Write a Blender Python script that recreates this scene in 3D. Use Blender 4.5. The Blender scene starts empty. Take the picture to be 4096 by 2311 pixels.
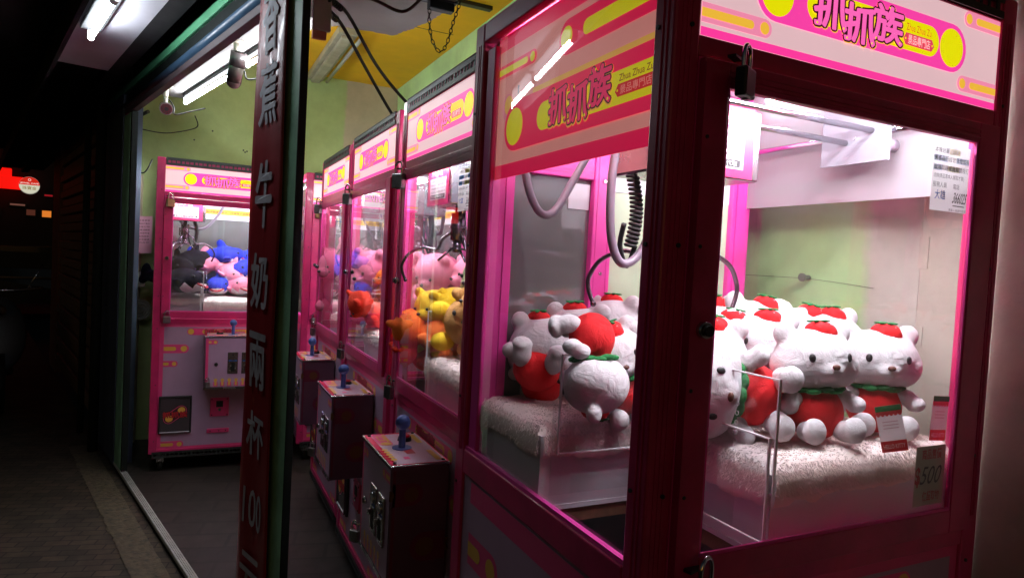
import bpy, bmesh, math, random
from mathutils import Vector, Matrix, Euler, noise
random.seed(7)
PI=math.pi; R=math.radians
S=bpy.context.scene; COL=S.collection
# ---------------------------------------------------------------- camera
cam=bpy.data.cameras.new('camera'); cam.sensor_width=36; cam.lens=36*2636.5/4096; cam.clip_end=300; cam.clip_start=.02
co=bpy.data.objects.new('camera',cam); COL.objects.link(co)
rot=Matrix.Rotation(R(13.0987-39),4,'Z')@Matrix.Rotation(R(-2.1825),4,'X')@Matrix.Rotation(R(-3.068),4,'Y')@Matrix.Rotation(PI/2,4,'X')
co.matrix_world=Matrix.Translation((0,0,1.4125))@rot
S.camera=co
# ---------------------------------------------------------------- night sky, exposure
W=bpy.data.worlds.new("World"); S.world=W; W.use_nodes=True
nt=W.node_tree; sky=nt.nodes.new('ShaderNodeTexSky'); sky.sky_type='NISHITA'; sky.sun_disc=False; sky.sun_elevation=R(4); sky.sun_rotation=R(200)
nt.links.new(sky.outputs[0],nt.nodes['Background'].inputs[0]); nt.nodes['Background'].inputs[1].default_value=0.01
S.view_settings.view_transform='Standard'; S.view_settings.look='None'; S.view_settings.exposure=0; S.view_settings.gamma=1
S.cycles.max_bounces=10; S.cycles.transparent_max_bounces=28; S.cycles.glossy_bounces=5; S.cycles.diffuse_bounces=4
S.cycles.use_denoising=True; S.cycles.sample_clamp_indirect=6; S.cycles.caustics_reflective=False; S.cycles.caustics_refractive=False
# brightness of the lit lamps
E_STRIP=128; E_SIDE=110; E_MARQ=.95; E_TUBE=66; E_OUT=66

# ---------------------------------------------------------------- materials
def srgb(r,g,b):
    f=lambda c:(c/255/12.92 if c/255<=.04045 else ((c/255+.055)/1.055)**2.4)
    return (f(r),f(g),f(b),1)
MC={}
def mat(name,col,rough=.5,metal=0,bump=0,bscale=200,vary=.0,vscale=6,emit=0,sheen=0,crease=0,coat=0,trans=0,dirt=None,spec=.5):
    if name in MC: return MC[name]
    m=bpy.data.materials.new(name); m.use_nodes=True; t=m.node_tree; p=t.nodes['Principled BSDF']
    p.inputs['Base Color'].default_value=col; p.inputs['Roughness'].default_value=rough; p.inputs['Metallic'].default_value=metal
    p.inputs['Specular IOR Level'].default_value=spec
    if coat: p.inputs['Coat Weight'].default_value=coat; p.inputs['Coat Roughness'].default_value=.08
    if sheen: p.inputs['Sheen Weight'].default_value=sheen; p.inputs['Sheen Roughness'].default_value=.5; p.inputs['Sheen Tint'].default_value=col
    if emit: p.inputs['Emission Color'].default_value=col; p.inputs['Emission Strength'].default_value=emit; p.inputs['Base Color'].default_value=(col[0]*.4,col[1]*.4,col[2]*.4,1)
    tc=t.nodes.new('ShaderNodeTexCoord')
    if vary:
        n=t.nodes.new('ShaderNodeTexNoise'); n.inputs['Scale'].default_value=vscale; n.inputs['Detail'].default_value=7; n.inputs['Roughness'].default_value=.6
        t.links.new(tc.outputs['Object'],n.inputs['Vector'])
        cr=t.nodes.new('ShaderNodeMapRange'); cr.inputs['From Min'].default_value=.3; cr.inputs['From Max'].default_value=.7; cr.inputs['To Min'].default_value=1-vary; cr.inputs['To Max'].default_value=1+vary*.4
        t.links.new(n.outputs['Fac'],cr.inputs['Value'])
        mx=t.nodes.new('ShaderNodeMix'); mx.data_type='RGBA'; mx.blend_type='MULTIPLY'; mx.inputs['Factor'].default_value=1
        src=dirt if dirt else col
        mx.inputs[6].default_value=col; t.links.new(cr.outputs[0],mx.inputs[7])
        t.links.new(mx.outputs[2],p.inputs['Base Color'])
        if emit: t.links.new(mx.outputs[2],p.inputs['Emission Color'])
        if rough>.05 and not emit:
            r2=t.nodes.new('ShaderNodeMapRange'); r2.inputs['To Min'].default_value=rough*.75; r2.inputs['To Max'].default_value=min(1,rough*1.35)
            t.links.new(n.outputs['Fac'],r2.inputs['Value']); t.links.new(r2.outputs[0],p.inputs['Roughness'])
    if bump:
        n=t.nodes.new('ShaderNodeTexNoise'); n.inputs['Scale'].default_value=bscale; n.inputs['Detail'].default_value=4
        t.links.new(tc.outputs['Object'],n.inputs['Vector'])
        b=t.nodes.new('ShaderNodeBump'); b.inputs['Strength'].default_value=bump; b.inputs['Distance'].default_value=.004
        t.links.new(n.outputs['Fac'],b.inputs['Height']); t.links.new(b.outputs[0],p.inputs['Normal'])
        if crease:
            n2=t.nodes.new('ShaderNodeTexNoise'); n2.inputs['Scale'].default_value=26; n2.inputs['Detail'].default_value=3; n2.inputs['Distortion'].default_value=1.2; t.links.new(tc.outputs['Object'],n2.inputs['Vector'])
            b2=t.nodes.new('ShaderNodeBump'); b2.inputs['Strength'].default_value=.55; b2.inputs['Distance'].default_value=.008; t.links.new(n2.outputs['Fac'],b2.inputs['Height']); t.links.new(b2.outputs[0],b.inputs['Normal'])
    MC[name]=m; return m
def glassmat(name='pane_glass',tint=(.990,.995,.992,1),refl=1.0,dirt=.014):
    if name in MC: return MC[name]
    m=bpy.data.materials.new(name); m.use_nodes=True; t=m.node_tree; t.nodes.clear()
    o=t.nodes.new('ShaderNodeOutputMaterial'); tr=t.nodes.new('ShaderNodeBsdfTransparent'); tr.inputs[0].default_value=tint
    gl=t.nodes.new('ShaderNodeBsdfGlossy'); gl.inputs['Roughness'].default_value=.015
    fr=t.nodes.new('ShaderNodeFresnel'); fr.inputs[0].default_value=1.45
    mu=t.nodes.new('ShaderNodeMath'); mu.operation='MULTIPLY'; t.links.new(fr.outputs[0],mu.inputs[0])
    ge=t.nodes.new('ShaderNodeNewGeometry'); bf=t.nodes.new('ShaderNodeMath'); bf.operation='MULTIPLY_ADD'; bf.inputs[1].default_value=-2*refl; bf.inputs[2].default_value=2*refl; t.links.new(ge.outputs['Backfacing'],bf.inputs[0]); t.links.new(bf.outputs[0],mu.inputs[1]); mu.use_clamp=True
    mx=t.nodes.new('ShaderNodeMixShader'); t.links.new(mu.outputs[0],mx.inputs[0]); t.links.new(tr.outputs[0],mx.inputs[1]); t.links.new(gl.outputs[0],mx.inputs[2])
    df=t.nodes.new('ShaderNodeBsdfDiffuse'); df.inputs[0].default_value=(.8,.8,.8,1)
    m2=t.nodes.new('ShaderNodeMixShader'); t.links.new(mx.outputs[0],m2.inputs[1]); t.links.new(df.outputs[0],m2.inputs[2])
    tc=t.nodes.new('ShaderNodeTexCoord'); n=t.nodes.new('ShaderNodeTexNoise'); n.inputs['Scale'].default_value=7; n.inputs['Detail'].default_value=8; t.links.new(tc.outputs['Object'],n.inputs['Vector'])
    mr=t.nodes.new('ShaderNodeMapRange'); mr.inputs['From Min'].default_value=.42; mr.inputs['From Max'].default_value=.75; mr.inputs['To Max'].default_value=dirt*3; mr.inputs['To Min'].default_value=dirt*.3
    t.links.new(n.outputs['Fac'],mr.inputs['Value']); t.links.new(mr.outputs[0],m2.inputs[0])
    t.links.new(m2.outputs[0],o.inputs[0]); MC[name]=m; return m
def papermat(name,col,tl=.5):
    if name in MC: return MC[name]
    m=bpy.data.materials.new(name); m.use_nodes=True; t=m.node_tree; t.nodes.clear()
    o=t.nodes.new('ShaderNodeOutputMaterial'); d=t.nodes.new('ShaderNodeBsdfDiffuse'); tr=t.nodes.new('ShaderNodeBsdfTranslucent'); d.inputs[0].default_value=col; tr.inputs[0].default_value=col
    mx=t.nodes.new('ShaderNodeMixShader'); mx.inputs[0].default_value=tl
    t.links.new(d.outputs[0],mx.inputs[1]); t.links.new(tr.outputs[0],mx.inputs[2]); t.links.new(mx.outputs[0],o.inputs[0]); MC[name]=m; return m
M={}
M['pink']=mat('pink_frame',srgb(204,42,106),.34,vary=.3,vscale=9,bump=.05,bscale=60,coat=.25)
M['pinkin']=mat('pink_frame_inside',srgb(238,70,170),.4,vary=.08)
M['cab']=mat('cabinet_print',srgb(176,142,172),.35,vary=.12,vscale=5)
M['cabp']=mat('cabinet_print_pink',srgb(225,70,130),.35)
M['caby']=mat('cabinet_print_yellow',srgb(225,175,70),.35)
M['dark']=mat('dark_plastic',srgb(26,24,26),.45)
M['black']=mat('black_rubber',srgb(14,14,15),.6,bump=.1)
M['angle']=mat('slotted_angle_steel',srgb(62,66,66),.42,metal=.5,vary=.3,vscale=20)
M['steel']=mat('brushed_steel',srgb(190,190,195),.25,metal=1,vary=.2,vscale=12)
M['chrome']=mat('chrome_rod',srgb(215,212,220),.09,metal=1)
M['claw']=mat('claw_steel',srgb(104,92,104),.25,metal=.85)
M['mirror']=mat('tinted_back_pane',(.26,.27,.27,1),.04,metal=.5)
M['white']=mat('white_board',srgb(222,218,226),.55,vary=.08,bump=.1,bscale=40)
M['wood']=mat('plywood_edge',srgb(120,84,60),.7,vary=.35,vscale=30)
M['fur']=mat('fur_cloth',srgb(248,232,228),.95,sheen=.4,bump=.25,bscale=60,vary=.06,vscale=14)
M['blue']=mat('joystick_blue',srgb(62,84,150),.35)
M['red']=mat('red_button',srgb(165,16,26),.3,coat=.5)
M['glass']=glassmat(); M['glassr']=glassmat('dusty_pane_glass',dirt=.03)
M['acryl']=glassmat('clear_acrylic',(.97,.975,.985,1),1.1,.01)
M['edge']=mat('acrylic_edge',(.9,.88,.92,1),.3,emit=0)
M['hose']=mat('grey_hose',srgb(128,118,132),.35,coat=.2)
M['lock']=mat('padlock_steel',srgb(150,148,150),.3,metal=.9,vary=.25,vscale=60)
M['brass']=mat('padlock_brass',srgb(150,120,88),.35,metal=.9)
M['led']=mat('led_strip',(.93,.94,1,1),.5,emit=E_STRIP)
M['pulley']=mat('white_nylon',srgb(232,228,226),.45)
M['paper']=papermat('notice_paper',srgb(232,230,232),.35)
M['ink']=mat('ink_black',srgb(40,38,44),.7)
M['inkb']=mat('ink_blue',srgb(60,110,200),.7)
M['inkr']=mat('ink_red',srgb(190,30,40),.7)
M['bluepap']=mat('highlight_blue',srgb(120,170,225),.7)
M['yelpap']=mat('highlight_yellow',srgb(235,210,110),.7)
M['ledside']=mat('led_side_strip',(.93,.94,1,1),.5,emit=E_SIDE)
def em(name,r,g,b,k=1.): return mat(name,srgb(r,g,b),.35,emit=E_MARQ*k,vary=.05,vscale=3)
MQ=dict(pale=em('lightbox_pale_pink',226,186,192),hot=em('lightbox_hot_pink',250,66,168),band=em('lightbox_band_pink',255,60,160),yel=em('lightbox_yellow',232,226,6),
 mini=em('lightbox_soft_pink',240,138,172),gold=em('lightbox_gold',238,186,60),ch=em('lightbox_character_pink',255,104,188),dk=em('lightbox_outline',58,14,26),
 sm=em('lightbox_brown',196,104,30),plq=em('lightbox_plaque',224,70,92),plt=em('lightbox_plaque_text',245,205,205))
def pr_(name,r,g,b): return papermat('far_poster_'+name,srgb(r,g,b),.6)
PR=dict(pale=pr_('pale',240,220,222),hot=pr_('hot',240,150,180),band=pr_('band',240,150,180),yel=pr_('yellow',240,235,150),mini=pr_('soft',240,190,200),gold=pr_('gold',240,215,160),ch=pr_('char',240,160,190),dk=pr_('outline',190,160,175),sm=pr_('brown',200,180,160),plq=pr_('plaque',230,150,160),plt=pr_('ptext',240,220,220))
def glow_print(name,r,g,b): return mat('poster_'+name,srgb(r,g,b),.4,emit=.5,vary=.05,vscale=3)  # print glows weakly by itself, standing in for case light shining through
PQ=dict(pale=glow_print('pale',238,150,142),hot=glow_print('hot',250,12,84),band=glow_print('band',248,10,84),yel=glow_print('yellow',235,222,10),mini=glow_print('soft',236,130,150),gold=glow_print('gold',240,180,80),
 ch=glow_print('char',245,50,110),dk=glow_print('outline',60,16,22),sm=glow_print('brown',150,90,30),plq=glow_print('plaque',215,32,40),plt=glow_print('ptext',230,150,140))
DQ=dict(pale=M['cab'],hot=M['cabp'],band=M['cabp'],yel=M['caby'],mini=M['cabp'],gold=M['caby'],ch=mat('cabinet_print_red',srgb(170,30,60),.4),dk=mat('cabinet_print_dark',srgb(60,14,30),.4),sm=mat('cabinet_print_brown',srgb(150,80,40),.4),plq=M['cabp'],plt=M['cab'])

# ---------------------------------------------------------------- mesh helpers
def obj(name,bm,m,parent=None,loc=None,rz=None,smooth=False):
    me=bpy.data.meshes.new(name); bmesh.ops.recalc_face_normals(bm,faces=bm.faces)
    bm.to_mesh(me); bm.free()
    for k in (m if isinstance(m,(list,tuple)) else [m]): me.materials.append(k)
    if smooth:
        for p in me.polygons: p.use_smooth=True
    o=bpy.data.objects.new(name,me); COL.objects.link(o); o.parent=parent
    if loc: o.location=loc
    if rz is not None: o.rotation_euler=(0,0,rz)
    return o
def tag(o,label=None,cat=None,group=None,kind=None):
    if label: o['label']=label
    if cat: o['category']=cat
    if group: o['group']=group
    if kind: o['kind']=kind
    return o
def thing(name,label,cat,loc=(0,0,0),rz=0,group=None,rot=None):
    o=bpy.data.objects.new(name,None); COL.objects.link(o); o.location=loc; o.rotation_euler=rot if rot else (0,0,rz); o.empty_display_size=.05
    return tag(o,label,cat,group)
def struct(o): o['kind']='structure'; return o
def box(bm,x0,x1,y0,y1,z0,z1,mi=0,bev=0):
    r=bmesh.ops.create_cube(bm,size=1,matrix=Matrix.Translation(((x0+x1)/2,(y0+y1)/2,(z0+z1)/2))@Matrix.Diagonal((abs(x1-x0),abs(y1-y0),abs(z1-z0),1)))
    fs=set(f for v in r['verts'] for f in v.link_faces)
    for f in fs: f.material_index=mi
    if bev:
        es=set(e for v in r['verts'] for e in v.link_edges)
        q=bmesh.ops.bevel(bm,geom=list(es),offset=bev,segments=2,affect='EDGES',profile=.5)
        for f in q['faces']: f.material_index=mi
def cyl(bm,a,b,r,seg=14,mi=0,r2=None):
    a=Vector(a);b=Vector(b);d=b-a; q=Vector((0,0,1)).rotation_difference(d.normalized()).to_matrix().to_4x4()
    g=bmesh.ops.create_cone(bm,cap_ends=True,segments=seg,radius1=r,radius2=r if r2 is None else r2,depth=d.length,matrix=Matrix.Translation((a+b)/2)@q)
    for f in set(f for v in g['verts'] for f in v.link_faces):
        f.material_index=mi; f.smooth=len(f.verts)==4
def sph(bm,c,r,mi=0,rot=None,seg=16,rings=10):
    if not isinstance(r,(tuple,list)): r=(r,r,r)
    m=Matrix.Translation(c)@(Euler(rot).to_matrix().to_4x4() if rot else Matrix())@Matrix.Diagonal((*r,1))
    g=bmesh.ops.create_uvsphere(bm,u_segments=seg,v_segments=rings,radius=1,matrix=m)
    for f in set(f for v in g['verts'] for f in v.link_faces): f.material_index=mi; f.smooth=True
def tube(bm,pts,r,seg=8,mi=0,res=6,rf=None):
    P=[Vector(p) for p in pts]
    if res>1 and len(P)>2:
        Q=[]
        for i in range(len(P)-1):
            p0=P[max(i-1,0)];p1=P[i];p2=P[i+1];p3=P[min(i+2,len(P)-1)]
            for k in range(res):
                t=k/res; Q.append(.5*((2*p1)+(-p0+p2)*t+(2*p0-5*p1+4*p2-p3)*t*t+(-p0+3*p1-3*p2+p3)*t**3))
        Q.append(P[-1]); P=Q
    rings=[]; up=Vector((.13,.27,1)).normalized(); n=None
    for i,p in enumerate(P):
        d=(P[min(i+1,len(P)-1)]-P[max(i-1,0)]).normalized()
        if n is None: n=d.cross(up); n=n.normalized() if n.length>1e-4 else Vector((1,0,0))
        n=(n-d*n.dot(d)).normalized(); b=d.cross(n)
        rr=rf(i/(len(P)-1))*r if rf else r
        rings.append([bm.verts.new(p+(n*math.cos(2*PI*k/seg)+b*math.sin(2*PI*k/seg))*rr) for k in range(seg)])
    for a,b in zip(rings,rings[1:]):
        for k in range(seg):
            f=bm.faces.new((a[k],a[(k+1)%seg],b[(k+1)%seg],b[k])); f.smooth=True; f.material_index=mi
    for q in (rings[0],rings[-1]):
        f=bm.faces.new(q); f.material_index=mi
def B(): return bmesh.new()
# ---------------------------------------------------------------- flat artwork
TC={}
def textverts(s,off):
    k=(s,off)
    if k in TC: return TC[k]
    c=bpy.data.curves.new('lettering','FONT'); c.body=s; c.offset=off; c.resolution_u=3
    o=bpy.data.objects.new('lettering',c); COL.objects.link(o); dg=bpy.context.evaluated_depsgraph_get(); dg.update()
    me=o.evaluated_get(dg).to_mesh(); V=[(v.co.x,v.co.y) for v in me.vertices]; F=[tuple(p.vertices) for p in me.polygons]
    o.evaluated_get(dg).to_mesh_clear(); bpy.data.objects.remove(o); bpy.data.curves.remove(c)
    TC[k]=(V,F); return TC[k]
class Art:
    """flat print: layers of shapes in panel units, each layer a hair above the one below"""
    def __init__(s,org,xd,yd,nd,step=.0004): s.bm=B(); s.o=Vector(org); s.x=Vector(xd); s.y=Vector(yd); s.n=Vector(nd).normalized(); s.k=0; s.step=step; s.mats=[]
    def mi(s,m):
        if m not in s.mats: s.mats.append(m)
        return s.mats.index(m)
    def P(s,x,y,l): return s.o+s.x*x+s.y*y+s.n*(s.step*l)
    def poly(s,pts,m,l):
        vs=[s.bm.verts.new(s.P(x,y,l)) for x,y in pts]
        f=s.bm.faces.new(vs); f.material_index=s.mi(m)
        if f.normal.dot(s.n)<0: pass
        f.normal_update()
        if f.normal.dot(s.n)<0: f.normal_flip()
    def rect(s,x0,y0,x1,y1,m,l): s.poly([(x0,y0),(x1,y0),(x1,y1),(x0,y1)],m,l)
    def asp(s): return s.y.length/s.x.length
    def circ(s,cx,cy,r,m,l,n=28): # r in y units
        a=s.asp(); s.poly([(cx+math.cos(2*PI*k/n)*r*a,cy+math.sin(2*PI*k/n)*r) for k in range(n)],m,l)
    def pill(s,x0,x1,cy,r,m,l,le=True,re=True,n=12):
        a=s.asp(); p=[]
        if re: p+=[(x1-r*a+math.sin(PI*k/n)*r*a,cy-math.cos(PI*k/n)*r) for k in range(n+1)]
        else: p+=[(x1,cy-r),(x1,cy+r)]
        if le: p+=[(x0+r*a-math.sin(PI*k/n)*r*a,cy+math.cos(PI*k/n)*r) for k in range(n+1)]
        else: p+=[(x0,cy+r),(x0,cy-r)]
        s.poly(p,m,l)
    def text(s,t,x0,y0,x1,y1,m,l,off=0,shear=0,pad=0,clip=None,bold=0):
        V,F=textverts(t,off); V0,_=textverts(t,0)
        ax,bx=min(v[0] for v in V0),max(v[0] for v in V0); ay,by=min(v[1] for v in V0),max(v[1] for v in V0)
        if bold:
            sx=(x1-x0)/(bx-ax)*bold; sy=(y1-y0)/(by-ay)*bold; n=10
            for k in range(n): s.text(t,x0+math.cos(2*PI*k/n)*sx,y0+math.sin(2*PI*k/n)*sy,x1+math.cos(2*PI*k/n)*sx,y1+math.sin(2*PI*k/n)*sy,m,l+.05*(k+1),off,shear,0,clip)
        mi=s.mi(m); vs=[]
        for v in V:
            fx=(v[0]-ax)/(bx-ax); fy=(v[1]-ay)/(by-ay); X=x0+fx*(x1-x0)+shear*(fy-.5)*(y1-y0)*s.asp(); Y=y0+fy*(y1-y0)
            if clip is not None: X=min(X,clip)
            vs.append(s.bm.verts.new(s.P(X,Y,l)))
        for f in F:
            try:
                q=s.bm.faces.new([vs[i] for i in f]); q.material_index=mi; q.normal_update()
                if q.normal.dot(s.n)<0: q.normal_flip()
            except ValueError: pass
    def done(s,name,parent,loc=None):
        me=bpy.data.meshes.new(name); s.bm.to_mesh(me); s.bm.free()
        for m in s.mats: me.materials.append(m)
        o=bpy.data.objects.new(name,me); COL.objects.link(o); o.parent=parent
        if loc: o.location=loc
        return o
def mini(a,x0,x1,cy,r,q,l,side):
    a.pill(x0,x1,cy,r,q['mini'],l,le=side=='r',re=side=='l')
    w=x1-x0; A=a.asp()
    if side=='l': a.pill(x0,x1-r*A*2.6,cy,r*.45,q['gold'],l+1,le=False); a.circ(x1-r*A*1.05,cy,r*.66,q['gold'],l+1,16)
    else: a.pill(x0+r*A*2.6,x1,cy,r*.45,q['gold'],l+1,re=False); a.circ(x0+r*A*1.05,cy,r*.66,q['gold'],l+1,16)
def logo(a,q,x0,x1,y0,y1,l,clip=None):
    """the shop's sign: two circles on a pill, three characters, latin line and plaque"""
    w=x1-x0; h=y1-y0; A=a.asp(); cy=(y0+y1)/2; r=h/2
    a.pill(x0,x1 if clip is None else clip,cy,r,q['hot'],l,re=clip is None)
    a.circ(x0+r*A*1.02,cy,r*.80,q['yel'],l+1)
    if clip is None: a.circ(x1-r*A*1.02,cy,r*.80,q['yel'],l+1)
    i0=x0+w*.205; i1=x0+w*.845
    a.pill(i0,i1 if clip is None else min(i1,clip),cy,r*.62,q['yel'],l+1,re=clip is None)
    cw=w*.143; ch=h*.70
    cx=[x0+w*.235,x0+w*.37,x0+w*.505]; dy=[.02,-.10,.06]
    for layer,(m,off,ex) in enumerate([(q['gold'],.075,.006),(q['dk'],.07,0),(q['ch'],.028,0)]):
        for k,t in enumerate('抓抓族'):
            yy=cy+dy[k]*h-ch/2-ex*h*2; a.text(t,cx[k]+ex*w*.5,yy,cx[k]+cw+ex*w*.5,yy+ch,m,l+2+layer,bold=off)
    for k in range(3):
        for (fx,fy) in ((.1,.04),(.5,.97),(.92,.08)): a.circ(cx[k]+cw*fx,cy+dy[k]*h-ch/2+ch*fy,h*.022,q['yel'],l+5,10)
    tx0=x0+w*.668; tx1=x0+w*.80
    if clip is not None: tx0,tx1=tx0,clip-w*.01
    a.text('Zhua Zhua Zu',tx0,cy+h*.08,tx1,cy+h*.22,q['sm'],l+2,off=.008)
    px=w*.012; a.poly([(tx0-px,cy-h*.1),(tx0,cy-h*.21),(tx1+px*.5,cy-h*.21),(tx1+px*1.6,cy-h*.1),(tx1+px*.5,cy+h*.03),(tx0,cy+h*.03)],q['plq'],l+2)
    a.text('景品專門店',tx0+px,cy-h*.18,tx1-px*.3,cy+h*.005,q['plt'],l+3,off=.004)
    for xx in (tx0-px*.1,tx1+px*.7): a.circ(xx,cy-h*.09,h*.022,q['yel'],l+3,8)

# ---------------------------------------------------------------- claw machine
HW=.395; DEP=.715; MW=.6955/2; ZM0=1.741; ZM1=1.90; ZG0=1.008; ZG1=1.672; MIR=.629
def notice(par,org,xd,yd,nd,name='notice_sticker'):
    a=Art(org,xd,yd,nd,.0005); a.rect(0,0,1,1,M['paper'],0)
    a.rect(.02,.74,.38,.83,M['bluepap'],1); a.rect(.02,.6,.25,.69,M['bluepap'],1); a.rect(.42,.86,.72,.95,M['yelpap'],1); a.rect(.4,.6,.72,.69,M['yelpap'],1); a.rect(.62,.74,.98,.83,M['bluepap'],1)
    for t,y,x1 in [('本機台屬',.87,.4),('業者自行經營管理如有',.75,.98),('故障問題或異常請撥打',.61,.98),('洽詢(商品需本人親取才算)',.48,.86),('服務人員',.35,.4),('電話',.35,.75)]:
        x0=.03 if t!='電話' else .58
        a.text(t,x0,y,x1,y+.08,M['ink'],2,off=.0)
    a.text('大雄',.1,.17,.38,.31,M['inkb'],2,off=.01); a.text('366025',.6,.14,.97,.30,M['ink'],2,off=.012,shear=.3)
    a.rect(.6,.09,.92,.105,M['ink'],2); a.text('營業人員請勿遮擋',.5,.01,.97,.05,M['ink'],2)
    return a.done(name,par)
def slotted(bm,x0,x1,y,z0,z1,t=.002,n=None,plane='xz'):
    """slotted steel angle: a row of round-ended slots left open between webs"""
    L=x1-x0; n=n or int(L/.024); p=L/n; h=z1-z0
    def bx(a,b,c,d):
        if plane=='xz': box(bm,a,b,y,y+t,c,d)
        else: box(bm,a,b,c,d,y,y+t)
    bx(x0,x1,z0,z0+h*.32); bx(x0,x1,z1-h*.32,z1)
    for k in range(n): 
        w=p*(.5 if k%3 else .8)*.5
        bx(x0+k*p-w*.0,x0+k*p+w,z0+h*.32,z1-h*.32)
def coil(bm,p0,p1,r,turns,rw,mi=0,sag=.0):
    pts=[]; n=turns*8; p0=Vector(p0);p1=Vector(p1)
    for i in range(n+1):
        t=i/n; c=p0.lerp(p1,t)+Vector((sag*math.sin(PI*t),0,0)); a=2*PI*turns*t
        pts.append(c+Vector((math.cos(a)*r,math.sin(a)*r,0)))
    tube(bm,pts,rw,6,mi,res=1)
def build_machine(name,label,loc,rz,kind='row'):
    t=thing(name,label,'claw machine',loc,rz,'pink claw machines in the arcade')
    # cabinet with an open chute pit at front left
    cu0,cu1,cv0,cv1=-.365,-.116,.03,.345
    b=B()
    box(b,-HW+.01,HW-.01,.008,.02,.14,.955,0); box(b,-HW+.01,HW-.01,DEP-.02,DEP-.008,.14,1.9,0)
    box(b,-HW+.006,-HW+.018,.02,DEP-.02,.14,.955,0); box(b,HW-.018,HW-.006,.02,DEP-.02,.14,.955,0)
    box(b,cu1,HW-.018,.02,DEP-.02,.925,.95,1); box(b,-HW+.018,cu1,cv1,DEP-.02,.925,.95,1)
    box(b,-HW+.018,HW-.018,.02,DEP-.02,.4,.41,2); box(b,cu1,cu1+.005,.02,cv1,.41,.925,2); box(b,-HW+.018,cu1+.005,cv1,cv1+.005,.41,.925,2)
    obj('cabinet',b,[M['cab'],M['wood'],M['dark']],t)
    # printed front: lavender sheet with pink pills
    a=Art((-.335,.0065,.15),(.67,0,0),(0,0,.78),(0,-1,0)); q=DQ
    a.rect(-.03,-.01,1.03,1.03,M['cabp'],0); a.rect(.01,.012,.99,.975,M['cab'],1)
    logo(a,q,.2,.82,.91,.965,2)
    for (x1,cy,r) in ((.22,.80,.035),(.13,.68,.024),(.2,.03,.028)): mini(a,.01,x1,cy,r,q,2,'l')
    for (x0,cy,r) in ((.80,.78,.035),(.86,.62,.024),(.8,.03,.028)): mini(a,x0,.99,cy,r,q,2,'r')
    a.done('front_print',t)
    for s in (-1,1):
        a=Art((s*(HW-.0045),.62 if s<0 else .09,.15),(0,(-.53 if s<0 else .53),0),(0,0,.78),(s,0,0)); a.rect(0,0,1,.99,M['cab'],0); a.rect(0,.93,1,.99,M['cabp'],1)
        mini(a,0,.30,.80,.045,q,1,'l'); mini(a,.6,1,.55,.05,q,1,'r'); mini(a,0,.42,.3,.05,q,1,'l')
        a.done('side_print',t)
    # corner posts with grooved faces
    for sx in (-1,1):
        for (y0,y1) in ((0,.045),(DEP-.05,DEP)):
            b=B(); x0,x1=(-HW,-HW+.045) if sx<0 else (HW-.045,HW)
            box(b,x0,x1,y0,y1,.12,1.947,0,.004)
            if y0==0:
                for k in (.012,.02,.028): box(b,x0+k,x0+k+.0025,-.0015,.001,.985,1.9,0)
            xs=-HW-.0015 if sx<0 else HW-.001
            for k in (.014,.024): box(b,xs,xs+.0025,y0+k,y0+k+.002,.98,1.9,0)
            for z in (.2,.55,.9,1.1,1.45,1.75):
                cyl(b,((x0+x1)/2-.006*sx,y0-.0025 if y0==0 else y1+.002,z),((x0+x1)/2-.006*sx,(y0+.002) if y0==0 else y1,z),.0035,8,1)
                cyl(b,(sx*(HW+.0025),y0+.034,z),(sx*(HW-.002),y0+.034,z),.0035,8,1)
            obj('corner_post',b,[M['pink'],M['angle']],t)
    # inner pink posts beside the mirror and the mirror itself
    b=B()
    for s in (-1,1): box(b,*(sorted((s*(HW-.008),s*.322))),MIR-.012,MIR+.03,.95,1.885,0,.003); box(b,*(sorted((s*.335,s*.345))),MIR-.016,MIR-.011,.95,1.885,0)
    box(b,-.322,.322,MIR+.002,MIR+.02,1.83,1.885); 
    obj('inner_frame',b,M['pinkin'],t)
    if kind=='street':
        b=B(); box(b,-.3215,-.114,MIR+.004,MIR+.009,.95,1.62); obj('tinted_pane',b,M['mirror'],t)
        b=B(); box(b,-.114,-.058,MIR-.014,MIR+.012,.95,1.8295,0,.003); box(b,-.104,-.102,MIR-.0155,MIR-.013,.95,1.82); box(b,-.07,-.068,MIR-.0155,MIR-.013,.95,1.82)
        for z in (1.15,1.4,1.62,1.75): cyl(b,(-.086,MIR-.018,z),(-.086,MIR-.013,z),.004,10,1)
        box(b,-.3215,-.1145,MIR-.012,MIR+.012,1.6205,1.70,0,.003)
        for k in (.012,.02,.03): box(b,-.3215,-.1145,MIR-.0135,MIR-.0115,1.62+k,1.622+k)
        obj('back_door_frame',b,[M['pinkin'],M['steel']],t)
        b=B(); box(b,-.0575,.3215,MIR+.002,MIR+.008,.95,1.60,0); obj('back_panel',b,mat('pale_green_panel',srgb(196,212,182),.6,vary=.08),t)
        b=B(); box(b,-.0575,.3215,MIR+.0,MIR+.008,1.6005,1.8295,0); box(b,-.3215,-.1145,MIR+.0,MIR+.008,1.7005,1.8295); obj('back_header',b,M['white'],t)
        b=B(); box(b,-.175,-.118,MIR+.0005,MIR+.0035,1.55,1.61); obj('back_sticker',b,M['white'],t)
    else:
        b=B(); box(b,-.322,.322,MIR+.004,MIR+.009,.95,1.615); obj('tinted_pane',b,M['mirror'],t)
        b=B(); box(b,-.322,.322,MIR+.0,MIR+.009,1.6155,1.8295); obj('back_header',b,M['white'],t)
        b=B(); box(b,.2,.26,MIR+.0005,MIR+.0035,1.55,1.61); obj('back_sticker',b,M['white'],t)
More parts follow.
